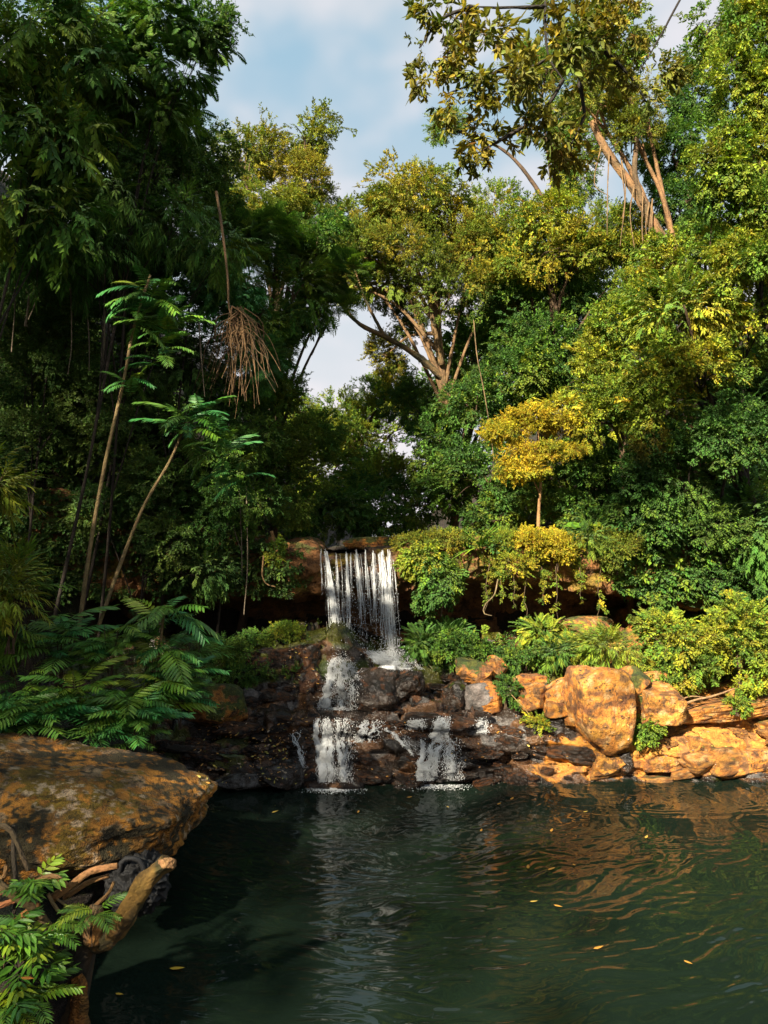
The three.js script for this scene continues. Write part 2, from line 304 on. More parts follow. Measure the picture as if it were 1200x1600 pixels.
// ---------------------------------------------------------------- the pool
{
  const x0 = -4.2, x1 = 8, z0 = -11.5, z1 = -1.4, nx = 500, nz = 640, pos = [], nor = [], idx = [];
  const src = [[-0.75, -10.5, 1], [0.8, -10.6, 0.9], [-3.5, -11.5, 0.35], [3.5, -13, 0.5]];
  const waves = []; const r = rng(5);
  for (const [sx, sz, w] of src) for (let k = 0; k < 7; k++) { const L = 0.085 * Math.pow(1.23, k) * (0.9 + r() * 0.2); waves.push([sx + gauss(r) * 0.6, sz + gauss(r) * 0.25, 6.2832 / L, w * 0.00165 * Math.pow(L / 0.3, 0.8), r() * 6.28]); }
  const height = (x, z) => {
    const wx = x + 0.12 * n3(x * 0.9, 0, z * 0.9) + 0.03 * n3(x * 2.5, 4, z * 2.5), wz = z + 0.14 * n3(x * 0.6, 9, z * 1.1) + 0.035 * n3(x * 1.8, 14, z * 3);
    let h = 0; for (const [sx, sz, k, a, ph] of waves) { const d = Math.hypot(wx - sx, wz - sz); h += a * Math.sin(k * d + ph) / (0.75 + d * 0.13); }
    return h * (0.62 + 0.55 * smooth(-0.35, 0.35, n3(x * 0.45, 7, z * 0.45))) * lerp(0.5, 1.1, smooth(-2.4, 0.5, x));
  };
  const H = []; for (let j = 0; j <= nz; j++) for (let i = 0; i <= nx; i++) H.push(height(lerp(x0, x1, i / nx), lerp(z0, z1, j / nz)));
  const dx = (x1 - x0) / nx, dz = (z1 - z0) / nz, h = (i, j) => H[clamp(j, 0, nz) * (nx + 1) + clamp(i, 0, nx)], n = V();
  for (let j = 0; j <= nz; j++) for (let i = 0; i <= nx; i++) {
    pos.push(x0 + i * dx, h(i, j), z0 + j * dz); n.set(-(h(i + 1, j) - h(i - 1, j)) / (2 * dx), 1, -(h(i, j + 1) - h(i, j - 1)) / (2 * dz)).normalize(); nor.push(n.x, n.y, n.z);
    if (i < nx && j < nz) { const a = j * (nx + 1) + i, b = a + nx + 1; idx.push(a, b, a + 1, b, b + 1, a + 1); }
  }
  const g = new THREE.BufferGeometry(); g.setAttribute('position', new THREE.Float32BufferAttribute(pos, 3)); g.setAttribute('normal', new THREE.Float32BufferAttribute(nor, 3)); g.setIndex(idx);
  structure('pool_water', g, new THREE.MeshPhysicalMaterial({ color: new THREE.Color().setRGB(0.0065, 0.0125, 0.0085), roughness: 0.03, ior: 1.36 }), 'dark green rippled water of the pool');
  // stream on top of the ledge, feeding the fall
  const s = new THREE.PlaneGeometry(1.5, 26, 10, 60); s.rotateX(-Math.PI / 2); s.translate(-0.42, 3.215, -26.2);
  structure('stream', s, new THREE.MeshPhysicalMaterial({ color: new THREE.Color().setRGB(0.03, 0.03, 0.02), roughness: 0.08, ior: 1.33 }), 'shallow stream on top of the ledge');
}

// ---------------------------------------------------------------- stones of the shelf: each its own piece
const stoneShapes = Array.from({ length: 9 }, (_, k) => stone(300 + k, { detail: 5, cuts: 12, hard: 26, rough: 0.04, near: 0.55 }, wetPaint(k * 5, 0, 0.35 + (k % 4) * 0.2), 0.8));
const dryShapes = Array.from({ length: 8 }, (_, k) => stone(340 + k, { detail: 6, cuts: 10, hard: 30, rough: 0.035, near: 0.6 }, dryPaint(k * 5, k % 3 ? 0 : 0.2), 0.9));
{
  const r = rng(77), put = (geo, mat, x, v, size, sink = 0.35) => {
    const [d, y] = bedProfile(x, v), m = part(bedrock, 'stone', geo, mat);
    m.position.set(x, y - size[1] * sink + 0.05, -d - 0.02); m.scale.set(...size); m.rotation.set(gauss(r) * 0.16, gauss(r) * 0.5, gauss(r) * 0.18);
  };
  for (let k = 0; k < 150; k++) { const x = lerp(-3.1, 2.8, r()), v = 0.13 + r() * 0.33, s = 0.07 + r() * r() * 0.2; put(stoneShapes[k % 9], M.wet, x, v, [s * (1.1 + r() * 0.9), s * (0.45 + r() * 0.4), s * (0.7 + r() * 0.4)]); }
  for (let k = 0; k < 46; k++) { const x = lerp(-2.6, 1.3, r()), v = 0.55 + r() * 0.22, s = 0.07 + r() * 0.16; if (x > -0.95 && x < 0.2 && v > 0.65) continue; put(stoneShapes[(k * 4) % 9], M.wet, x, v, [s * 1.3, s * 0.7, s]); }
  for (let k = 0; k < 52; k++) { const x = lerp(2.7, 6, r()), v = 0.12 + r() * 0.42, s = 0.09 + r() * r() * 0.24; put(dryShapes[k % 8], M.dry, x, v, [s * (1.2 + r()), s * (0.45 + r() * 0.45), s * (0.8 + r() * 0.4)], 0.4); }
}

// ---------------------------------------------------------------- boulders: each a thing
function boulder(label, px, py, d, wpx, hpx, o = {}) {       // px, py: middle of the stone; wpx, hpx: its width and height there
  const s = d / FOCAL, c = at(px, py, d), seed = o.seed ?? 1, size = [wpx * s / 2 * 1.12, hpx * s / 2 * 1.12, (o.deep ?? Math.min(wpx, hpx * 1.3)) * s / 2 * 1.1];
  const paint = o.paint ?? dryPaint(seed * 3.1, o.moss ?? 0);
  const g = stone(seed, { size, detail: o.detail ?? 22, cuts: o.cuts ?? 13, hard: o.hard ?? 22, rough: o.rough ?? 0.045, freq: o.freq ?? 1.6, planes: o.planes, turn: o.turn, near: o.near }, paint, o.uv ?? 1.3);
  const m = part(scene, o.name ?? 'boulder', g, o.mat ?? M.dry); m.position.copy(c);
  return tag(m, label, 'rock', o.group);
}
boulder('largest orange boulder, tall and leaning, on the dry right bank', 942, 1108, 10.95, 90, 121, { seed: 21, deep: 80, detail: 34, rough: 0.028, hard: 26, uv: 1.2,
  planes: [[0.1, 1, -0.12, 0.93], [-1, 0.05, 0.2, 0.9], [-0.93, -0.4, 0.2, 0.93], [1, 0.06, -0.1, 0.86], [0.95, -0.2, 0.3, 0.98], [0.06, 0.14, 1, 0.72], [0.1, -0.55, 0.9, 0.86], [-0.62, -0.9, 0.15, 0.84], [0.25, -1, 0, 0.97], [-0.9, -0.6, 0.2, 0.9], [0, 0, -1, 0.9], [-0.3, 1, 0.3, 1.02], [0.5, 0.8, 0.5, 1.06], [0.45, 0.1, 0.95, 0.88]] });
boulder('mossy yellow boulder wedged behind the tall orange boulder', 982, 1068, 11.35, 62, 58, { seed: 22, moss: 0.35 });
boulder('angular orange boulder with shaded right face, right of the tall one', 1034, 1102, 11.1, 66, 58, { seed: 23, hard: 30, planes: [[0, 1, 0.25, 0.75], [-1, 0.1, 0.1, 0.9], [1, 0.1, 0.15, 0.92], [0, 0, 1, 0.8], [-0.5, -0.3, 1, 0.95], [0.7, 0.8, 0.2, 0.9], [0, -1, 0, 0.8], [0, 0, -1, 0.9], [0.8, -0.3, 0.7, 1]] });
boulder('flat topped orange rock between the angular boulder and the shrubs', 1012, 1064, 11.6, 62, 34, { seed: 24 });
boulder('squat mossy rock in the gap beside the tall boulder', 1000, 1098, 11.2, 34, 48, { seed: 25, moss: 0.45 });
boulder('two humped wet brown boulder in front of the waterfall', 584, 1082, 11.3, 84, 68, { seed: 31, mat: M.wet, paint: wetPaint(4, 0, 0.3), rough: 0.06, deep: 90, hard: 16 });
{ const b = boulder('wet rounded boulder at the right of the two humped one', 632, 1074, 11.4, 66, 50, { seed: 32, mat: M.wet, paint: wetPaint(8, 0, 0.4), rough: 0.07, hard: 14, deep: 80 }); void b; }
boulder('small wet stone under the right end of the wet boulders', 654, 1100, 11.25, 36, 26, { seed: 33, mat: M.wet, paint: wetPaint(3, 0, 0.9), detail: 14 });
boulder('grey and orange split rock in the row right of the falls', 757, 1086, 11.55, 62, 52, { seed: 34, paint: (p, n) => { const a = fbm(p.x * 3, p.y * 3 + 3, p.z * 3, 4); return p.x < 0.04 + a * 0.3 ? mixc(C.grey, [0.2, 0.17, 0.16], smooth(-0.2, 0.3, a)) : mixc(C.orange, C.rust, smooth(-0.2, 0.3, a)); } });
boulder('mossy olive rock resting on the split rock', 742, 1052, 11.75, 56, 36, { seed: 35, moss: 0.5 });
boulder('leaning orange slab behind the mossy olive rock', 775, 1042, 11.95, 30, 44, { seed: 36, turn: [0, 0, 0.6], detail: 16 });
boulder('dark wet rock left of the split rock', 712, 1086, 11.6, 42, 44, { seed: 37, mat: M.wet, paint: wetPaint(2, 0.1, 0.3), detail: 16 });
boulder('rounded tan rock in the middle of the row', 834, 1086, 11.45, 52, 38, { seed: 38 });
boulder('flat rock with bright top behind the rounded tan rock', 824, 1063, 11.7, 56, 22, { seed: 39, detail: 16 });
boulder('orange rock leaning on the left of the tall boulder', 874, 1084, 11.4, 46, 42, { seed: 40, moss: 0.08 });
boulder('small orange stone in front of the leaning orange rock', 868, 1106, 11.2, 34, 24, { seed: 41, detail: 14 });
boulder('tiny orange stone under the left edge of the tall boulder', 893, 1128, 11.0, 22, 16, { seed: 49, detail: 10 });
boulder('mossy mound shaped rock high on the slope by the cave', 906, 985, 12.9, 92, 40, { seed: 42, moss: 0.35 });
boulder('pale low rock at the waters edge on the right bank', 1034, 1193, 11.05, 70, 26, { seed: 43, turn: [0, 0.3, 0.06], hard: 44, near: 0.72 });
boulder('cracked orange block at the waters edge below the tall boulder', 948, 1190, 11.02, 52, 36, { seed: 44, hard: 44, near: 0.75 });
boulder('dark wet stone between the orange blocks at the waters edge', 978, 1192, 10.95, 26, 32, { seed: 45, mat: M.wet, paint: wetPaint(12, 0, 0.4), detail: 12 });
boulder('long sloping orange slab at the right edge', 1130, 1106, 11.8, 190, 30, { seed: 46, turn: [0, 0, 0.1], moss: 0.12, detail: 30, deep: 100, hard: 40, near: 0.75 });
boulder('broad yellow and rust block by the water at the right edge', 1160, 1190, 11.1, 84, 38, { seed: 47, detail: 26, hard: 44, near: 0.72, rough: 0.03 });
boulder('low ledge block left of the yellow and rust block', 1090, 1194, 11.1, 56, 26, { seed: 48, hard: 44, near: 0.72 });
boulder('green mossy boulder on the left of the lower shelf', 346, 1099, 11.2, 86, 64, { seed: 51, paint: dryPaint(5, 0.62), hard: 15, mat: M.moss });
boulder('dark stone half buried behind the green mossy boulder', 302, 1088, 11.5, 60, 50, { seed: 52, paint: wetPaint(6, 0.4, 0.4), mat: M.moss });
boulder('reddish block on the slope left of the falls', 487, 1062, 12.0, 34, 44, { seed: 53, mat: M.wet, paint: wetPaint(7, 0, 0.95), detail: 14 });
boulder('rust coloured rock above the reddish block', 482, 1026, 12.25, 40, 44, { seed: 54, mat: M.wet, paint: wetPaint(9, 0, 0.85), detail: 14 });
boulder('glossy black stone at the water left of the lower cascade', 447, 1212, 10.6, 62, 40, { seed: 55, mat: M.wet, paint: wetPaint(1, 0, 0.1) });
boulder('grey wet slab at the waters edge on the left', 372, 1222, 10.5, 66, 26, { seed: 56, mat: M.wet, paint: (p) => mixc(C.grey, C.dark, smooth(-0.2, 0.3, fbm(p.x * 4, p.y * 4, p.z * 4, 3))), detail: 16 });
boulder('mossy log shaped rock behind the crest of the falls', 572, 852, 14.2, 86, 24, { seed: 57, paint: dryPaint(8, 0.5), detail: 16 });

// foreground: broad mossy rock overhanging the pool on the left
{
  const d = 6.9, s = d / FOCAL, c = at(70, 1268, d), g = stone(61, { size: [212 * s, 86 * s, 0.9], detail: 64, hard: 26, rough: 0.04, freq: 1.5, planes: [[0.38, 0.925, 0.0, 0.76], [0.73, 0.68, 0.1, 0.8], [0.98, -0.185, 0.1, 1.0], [0, -1, 0.1, 0.84], [-1, 0, 0, 0.95], [0, 0.1, -1, 0.95], [0.1, 0.3, 1, 0.88], [0, -0.35, 1, 0.92], [0.15, 0.75, 0.75, 0.8], [0.6, 0.1, 0.85, 0.95], [0.5, -0.7, 0.6, 0.98]] }, (p, n) => {
    const a = fbm(p.x * 2.2, p.y * 2.6 + 3, p.z * 2.2, 5), b = fbm(p.x * 9, p.y * 9, p.z * 9, 3), e = fbm(p.x * 1.1 + 8, p.y * 1.1, p.z * 1.1, 3);
    let k = mixc([0.50, 0.21, 0.030], [0.22, 0.105, 0.018], smooth(-0.1, 0.22, a + b * 0.3)); k = mixc(k, [0.35, 0.23, 0.12], smooth(0.16, 0.3, -a + b * 0.5));
    k = mixc(k, [0.20, 0.125, 0.012], smooth(0.06, 0.2, e + b * 0.5)); k = mixc(k, [0.5, 0.36, 0.22], smooth(0.2, 0.34, b + a * 0.4)); return mixc(k, [0.045, 0.034, 0.012], smooth(0.1, 0.26, -e + b * 0.6));
  }, 1.1);
  const m = part(scene, 'boulder', g, M.moss); m.position.copy(c); tag(m, 'broad mossy brown rock slab overhanging the pool, nearest on the left', 'rock');
  boulder('dark stone propping up the broad mossy slab', 60, 1395, 6.95, 250, 120, { seed: 62, deep: 150, paint: wetPaint(3, 0.2, 0.2), mat: M.moss });
  // black crumpled bag tucked under the slab
  const bs = 6.45, q = bs / FOCAL, bag = thing('bag', 'crumpled black bag tucked under the broad mossy slab', 'bag', at(214, 1400, bs));
  const bg = sphere(30).clone(), p = bg.attributes.position, v = V();
  for (let i = 0; i < p.count; i++) { v.fromBufferAttribute(p, i); const f = 1 + 0.2 * fbm(v.x * 1.6 + 3, v.y * 1.6, v.z * 1.6, 3) + 0.1 * (1 - Math.abs(n3(v.x * 2.4, v.y * 3.2, v.z * 2.4)) * 2) + 0.04 * (1 - 2 * Math.abs(n3(v.x * 6, v.y * 5, v.z * 6))); p.setXYZ(i, v.x * f * 44 * q, v.y * f * 46 * q + 22 * q, v.z * f * 40 * q); }
  part(bag, 'body', finish(bg, 2, () => [0.007, 0.007, 0.008]), M.cloth);
  part(bag, 'strap', limb([V(-18 * q, 44 * q, 30 * q), V(-10 * q, 68 * q, 34 * q), V(14 * q, 66 * q, 34 * q), V(22 * q, 40 * q, 34 * q)], 4 * q, 4 * q, { sides: 6, color: [0.016, 0.016, 0.018] }), M.cloth);
}

// ---------------------------------------------------------------- falling water: ropes of fine threads that break into drops
const solid = []; scene.updateMatrixWorld(true);
scene.traverse((o) => { if (o.isMesh && /bedrock|boulder|stone|cliff/.test(o.name)) { o.geometry.boundsTree ??= new MeshBVH(o.geometry); o.raycast = acceleratedRaycast; solid.push(o); } });
const caster = new THREE.Raycaster(); caster.firstHitOnly = true;
const hit = (px, py, lift = 0.012) => { const dir = at(px, py, 10).sub(camera.position).normalize(); caster.set(camera.position, dir); const h = caster.intersectObjects(solid, false)[0]; hit.last = h?.object.name; return h ? h.point.addScaledVector(dir, -lift) : null; };
function threads(paths) {                                    // [[points, radius], ...] joined into one body of water
  const geos = paths.map(([pts, r0], k) => { const g = limb(pts, r0, r0 * 0.55, { sides: 4, seg: pts.length * 2, knob: 0.55, seed: k, color: [1, 1, 1] }); g.deleteAttribute('uv'); return g; });
  return mergeGeometries(geos);
}
const dropGeo = new THREE.IcosahedronGeometry(1, 1);
function drops(parent, list) {
  const m = new THREE.InstancedMesh(dropGeo, M.drop, list.length), o = new THREE.Object3D(); m.name = 'droplets';
  list.forEach(([p, s, l = 1], k) => { o.position.copy(p); o.scale.set(s, s * l, s); o.updateMatrix(); m.setMatrixAt(k, o.matrix); });
  m.userData.kind = 'stuff'; parent.add(m); return m;
}
{
  const r = rng(9), fall = thing('waterfall', 'white waterfall dropping in separate strands from the ledge lip', 'waterfall');
  const D = (t) => 12.80 - 0.42 * t, Y = (py0, py1, t) => lerp(py0, py1, lerp(t, t * t, 0.25));
  const list = [];
  for (const [x0, x1, w, n, end] of [[509, 531, 7, 34, 1], [541, 548, 5, 14, 0.85], [557, 570, 6, 20, 0.8], [583, 590, 5, 14, 0.62], [595, 611, 9, 34, 1], [608, 614, 4, 14, 0.95], [525, 531, 3, 6, 0.6], [570, 574, 4, 6, 0.5], [501, 506, 4, 6, 0.4], [548, 552, 5, 4, 0.5]]) {
    const paths = [];
    for (let k = 0; k < n * 1.15; k++) {
      const o = gauss(r) * w * 0.75, drift = gauss(r) * w * 1.1, t1 = end * (0.5 + r() * 0.55), t0 = r() < 0.65 ? r() * 0.04 : r() * t1 * 0.6, pts = [], ph = r() * 9;
      for (let i = 0; i <= 12; i++) { const t = lerp(t0, t1, i / 12); pts.push(at(lerp(x0, x1, t) + o * (0.5 + 0.5 * t) + drift * t + n3(t * 5 + ph, k, 1) * 2.6 * t, Y(861 + 5 * n3(k, w, 3), 1042, t), D(t) + n3(t * 3, k, 5) * 0.05)); }
      paths.push([pts, 0.0012 + r() * 0.0028]);
    }
    part(fall, 'water_strand', threads(paths), M.white);
    for (let k = 0; k < n * 16; k++) { const t = 1 - Math.pow(r(), 1.6) * 0.95, q = gauss(r) * w * (0.5 + t * 1.3); if (t > end * 1.1) continue; list.push([at(lerp(x0, x1, t) + q, Y(863, 1042, t), D(t) + gauss(r) * 0.06), 0.0015 + r() * r() * 0.0042, 1.6 + r() * 1.6]); }
  }
  const veil = []; for (let k = 0; k < 90; k++) { const x0 = lerp(501, 615, r()), t0 = r() * r() * 0.7, t1 = Math.min(1, t0 + 0.15 + r() * 0.5), pts = [], ph = r() * 9; for (let i = 0; i <= 8; i++) { const t = lerp(t0, t1, i / 8); pts.push(at(x0 + t * 14 + n3(t * 4, ph, 2) * 3 * t, Y(864, 1042, t), D(t) + 0.03)); } veil.push([pts, 0.0007 + r() * 0.0014]); }
  part(fall, 'water_veil', threads(veil), M.white).userData.kind = 'stuff';
  for (let k = 0; k < 1300; k++) { const t = Math.sqrt(r()); list.push([at(lerp(506, 618, r()) + t * 12, Y(870, 1042, t), D(t) + gauss(r) * 0.1), 0.0015 + r() * 0.0035, 1.2 + r()]); }
  for (let k = 0; k < 1500; k++) { const b = r() < 0.55 ? [612, 1026, 24, 12] : [532, 1036, 15, 14]; const p = at(b[0] + gauss(r) * b[2], b[1] - Math.abs(gauss(r)) * b[3] * 1.6 + 8, 12.25 + gauss(r) * 0.16); list.push([p, 0.0025 + r() * r() * 0.0055, 1]); }
  drops(fall, list);
}
function cascade(label, routes, sprayAt, name = 'cascade') {    // routes: [x0, y0, x1, y1, half width top, half width bottom, threads]
  const r = rng(label.length * 13 + routes[0][0]), c = thing(name, label, 'waterfall'), list = [];
  for (const [x0, y0, x1, y1, w0, w1, n] of routes) {
    const paths = [];
    const nc = Math.max(2, Math.round((w0 + w1) / 11)), ch = Array.from({ length: nc }, (_, k) => ({ u: (k + 0.5) / nc * 2 - 1 + gauss(r) * 0.3, v: (k + 0.5) / nc * 2 - 1 + gauss(r) * 0.35, ph: r() * 50, w: 2 + r() * r() * 8 }));
    const along = (c_, t, off) => [lerp(x0, x1, t) + lerp(c_.u * w0, c_.v * w1, t) + n3(t * 3.2, c_.ph, 0) * 4 + n3(t * 8, c_.ph, 3) * 2 + off, lerp(y0, y1, t)];
    for (let k = 0; k < n * 2.4; k++) {
      const c_ = ch[(r() * r() * nc) | 0], o0 = gauss(r) * c_.w, o1 = o0 * 1.3 + gauss(r) * c_.w * 0.6, t0 = r() * 0.7, t1 = Math.min(1, t0 + 0.25 + r() * 0.6), pts = [], ph = r() * 9;
      for (let i = 0; i <= 12; i++) { const t = lerp(t0, t1, i / 12), [X, Yy] = along(c_, t, lerp(o0, o1, t) + n3(t * 9, ph, 0) * 2.6), p = hit(X, Yy, 0.008 + r() * 0.02); if (p) pts.push(p); }
      if (pts.length < 5) continue;
      let seg = [pts[0]]; for (let i = 1; i < pts.length; i++) { if (pts[i].distanceTo(pts[i - 1]) > 0.35) { if (seg.length > 3) paths.push([seg, 0.0012 + r() * 0.0026]); seg = []; } seg.push(pts[i]); }
      if (seg.length > 3) paths.push([seg, 0.0012 + r() * 0.0026]);
    }
    if (paths.length) part(c, 'water_strand', threads(paths), M.white).userData.kind = 'stuff';
    for (let k = 0; k < n * 12; k++) { const t = r(), c_ = ch[(r() * nc) | 0], [X, Yy] = along(c_, t, gauss(r) * (c_.w * 1.6 + 2)), p = hit(X, Yy + gauss(r) * 3, 0.02 + r() * r() * 0.16); if (p) list.push([p, 0.0015 + r() * r() * 0.0045, 1 + r() * 1.5]); }
  }
  for (const [x, y, w, h, n] of sprayAt) for (let k = 0; k < n; k++) { const p = hit(x + gauss(r) * w, y + gauss(r) * h, 0.01 + r() * 0.1); if (p) list.push([p, 0.002 + r() * r() * 0.0055, 0.8]); }
  if (list.length) drops(c, list);
  return c;
}
cascade('white water tumbling down the slope behind the wet boulder', [[530, 1028, 518, 1106, 12, 34, 170], [540, 1034, 548, 1062, 10, 12, 40], [600, 1016, 636, 1046, 28, 26, 170]], [[524, 1078, 20, 20, 800], [622, 1036, 28, 6, 420], [525, 1107, 26, 3, 420]]);
cascade('wide white cascade at the left of the lower shelf', [[524, 1122, 522, 1222, 34, 34, 210], [585, 1124, 575, 1160, 20, 14, 26], [605, 1135, 650, 1180, 16, 10, 14]], [[522, 1205, 24, 14, 420]]);
cascade('white cascade at the right of the lower shelf', [[692, 1120, 690, 1160, 10, 26, 80], [690, 1155, 686, 1220, 28, 40, 150], [655, 1124, 652, 1140, 10, 10, 26]], [[688, 1202, 26, 14, 360]]);
cascade('thin trickle on the shelf right of the two cascades', [[753, 1122, 755, 1145, 3, 6, 24]], [[755, 1140, 4, 6, 60]], 'trickle');
cascade('faint trickle over the dark stones left of the wide cascade', [[462, 1140, 474, 1200, 3, 5, 7]], [], 'trickle');
{
  const r = rng(19);
  for (const [label, x0, x1, py] of [['line of foam where the left cascade meets the pool', 478, 566, 1226], ['line of foam where the right cascade meets the pool', 630, 740, 1221]]) {
    const list = [], f = thing('foam', label, 'foam');
    for (let k = 0; k < 700; k++) { const u = gauss(r) * 0.42 + 0.5; const p = at(lerp(x0, x1, u), py, 10.6); const w = V(p.x, 0.004, -(3.2 * FOCAL / (py + Math.abs(gauss(r)) * 7 + 1 - HORIZON)) - 0.06); list.push([w, 0.003 + r() * r() * 0.009, 0.4]); }
    drops(f, list);
  }
}

// ---------------------------------------------------------------- leaves and sprays
class Leaves {
  constructor() { this.p = []; this.c = []; }
  tri(a, b, c, k) { this.p.push(a.x, a.y, a.z, b.x, b.y, b.z, c.x, c.y, c.z); for (let i = 0; i < 3; i++) this.c.push(...k); }
  leaf(base, dir, nor, L, W, k, fold = 0.18, droop = 0.15, rich = false) {
    const side = dir.clone().cross(nor).normalize(), up = side.clone().cross(dir).normalize(), P = (t, s, u) => base.clone().addScaledVector(dir, t * L).addScaledVector(side, s * W).addScaledVector(up, u);
    const f = fold * W, g = droop * L, T = P(1, 0, -g);
    if (!rich) { const M_ = P(0.45, 0, -f - g * 0.2), a = P(0.42, 0.5, -g * 0.2), b = P(0.42, -0.5, -g * 0.2); this.tri(base, a, M_, k); this.tri(M_, a, T, k); this.tri(base, M_, b, k); this.tri(M_, T, b, k); return; }
    const m1 = P(0.3, 0, -f - g * 0.1), m2 = P(0.65, 0, -f * 0.8 - g * 0.45), a1 = P(0.27, 0.46, -g * 0.1), a2 = P(0.62, 0.4, -g * 0.45), b1 = P(0.27, -0.46, -g * 0.1), b2 = P(0.62, -0.4, -g * 0.45);
    this.tri(base, a1, m1, k); this.tri(m1, a1, a2, k); this.tri(m1, a2, m2, k); this.tri(m2, a2, T, k);
    this.tri(base, m1, b1, k); this.tri(m1, b2, b1, k); this.tri(m1, m2, b2, k); this.tri(m2, T, b2, k);
  }
  twig(a, b, r, k) { const d = b.clone().sub(a).normalize(), s = d.clone().cross(V(0.3, 1, 0.2)).normalize().multiplyScalar(r), t = s.clone().cross(d).normalize().multiplyScalar(r); const q = [s, t.clone().addScaledVector(s, -0.5), t.clone().multiplyScalar(-1).addScaledVector(s, -0.5)]; for (let i = 0; i < 3; i++) { const m = q[i], n = q[(i + 1) % 3]; const A = a.clone().add(m), B = a.clone().add(n), Cc = b.clone().addScaledVector(m, 0.4), Dd = b.clone().addScaledVector(n, 0.4); this.tri(A, B, Cc, k); this.tri(B, Dd, Cc, k); } }
  build() { const g = new THREE.BufferGeometry(); g.setAttribute('position', new THREE.Float32BufferAttribute(this.p, 3)); g.setAttribute('color', new THREE.Float32BufferAttribute(this.c, 3)); g.computeVertexNormals(); return g; }
}
const leafTone = (r) => { const v = 0.62 + r() * 0.66, y = r(); return y > 0.93 ? [v * 1.5, v * 1.3, v * 0.8] : [v * (0.85 + r() * 0.3), v, v * (0.8 + r() * 0.5)]; };
const TWIG = [0.8, 0.42, 0.6];
// sprays grow along +z with their upper side to +y
function ovateSpray(seed, n, L, W, len, spread = 0.9, droop = 0.18, rich = false) {
  const r = rng(seed), s = new Leaves(), bend = gauss(r) * 0.12, q = (t) => V(bend * t * t * len, -0.22 * t * t * len, t * len);
  s.twig(q(0), q(0.5), 0.006, TWIG); s.twig(q(0.5), q(1), 0.004, TWIG);
  for (let k = 0; k < n; k++) {
    const t = 0.12 + 0.88 * k / (n - 1), a = (k % 2 ? 1 : -1) * (spread * (1.1 - 0.55 * t) + gauss(r) * 0.25) * (k === n - 1 ? 0.1 : 1);
    const dir = V(Math.sin(a), gauss(r) * 0.4 - 0.15, Math.cos(a)).normalize(), nor = V(gauss(r) * 0.4, 1, gauss(r) * 0.4).normalize();
    s.leaf(q(t), dir, nor, L * (0.7 + r() * 0.55), W * (0.75 + r() * 0.5), leafTone(r), 0.2, droop * (0.4 + r() * 1.2), rich);
  }
  return s.build();
}
function clusterSpray(seed, n, L, W, rad, rich = false, hang = 0.1) {                  // small leaves through a loose ball of twigs
  const r = rng(seed), s = new Leaves();
  for (let b = 0; b < 5; b++) {
    const e = V(gauss(r) * 0.8, gauss(r) * 0.6, 0.6 + r() * 0.6).normalize().multiplyScalar(rad * (1 + r() * 0.6)); s.twig(V(0, 0, 0), e, 0.004, TWIG);
    for (let k = 0; k < n / 5; k++) { const t = 0.25 + 0.8 * r(), p = e.clone().multiplyScalar(t), dir = unit(r).add(e.clone().normalize().multiplyScalar(0.7)).add(V(0, -hang, 0)).normalize(); s.leaf(p, dir, V(gauss(r) * 0.7, 1, gauss(r) * 0.7).normalize(), L * (0.65 + r() * 0.6), W * (0.75 + r() * 0.5), leafTone(r), 0.2, 0.15, rich); }
  }
  return s.build();
}
function featherSpray(seed, len, pairs, pl) {                // twice-divided leaf: side stalks with strips of tiny leaflets
  const r = rng(seed), s = new Leaves(), q = (t) => V(0, -0.3 * t * t * len, t * len); s.twig(q(0), q(1), 0.004, TWIG);
  for (let k = 0; k < pairs; k++) for (const sd of [-1, 1]) {
    const t = 0.15 + 0.85 * k / pairs, L = pl * Math.sin(0.5 + 2.4 * t) * (0.85 + r() * 0.3), dir = V(sd, -0.12 + gauss(r) * 0.15, 0.55).normalize(), b = q(t), k0 = leafTone(r);
    for (let m = 0; m < 4; m++) for (const w of [-1, 1]) { const c = b.clone().addScaledVector(dir, L * (0.1 + 0.25 * m)); c.y -= 0.12 * L * m * m / 9; s.leaf(c, dir.clone().multiplyScalar(0.45).add(V(-dir.z * w * sd, gauss(r) * 0.15, dir.x * w * sd)).normalize(), V(gauss(r) * 0.2, 1, gauss(r) * 0.2), L * 0.34, L * 0.17, k0, 0.1, 0.1); }
  }
  return s.build();
}
function lanceSpray(seed, n, L, W, len) {                    // long narrow leaves hanging from a thin stem
  const r = rng(seed), s = new Leaves(), q = (t) => V(0, -0.3 * t * t * len, t * len); s.twig(q(0), q(1), 0.004, TWIG);
  for (let k = 0; k < n; k++) { const t = 0.1 + 0.9 * k / (n - 1), a = (k % 2 ? 1 : -1) * (0.75 + gauss(r) * 0.3) * (1 - 0.5 * t); s.leaf(q(t), V(Math.sin(a), -0.25 + gauss(r) * 0.25, Math.cos(a)).normalize(), V(gauss(r) * 0.4, 1, gauss(r) * 0.3).normalize(), L * (0.7 + r() * 0.6), W * (0.8 + r() * 0.4), leafTone(r), 0.15, 0.35); }
  return s.build();
}
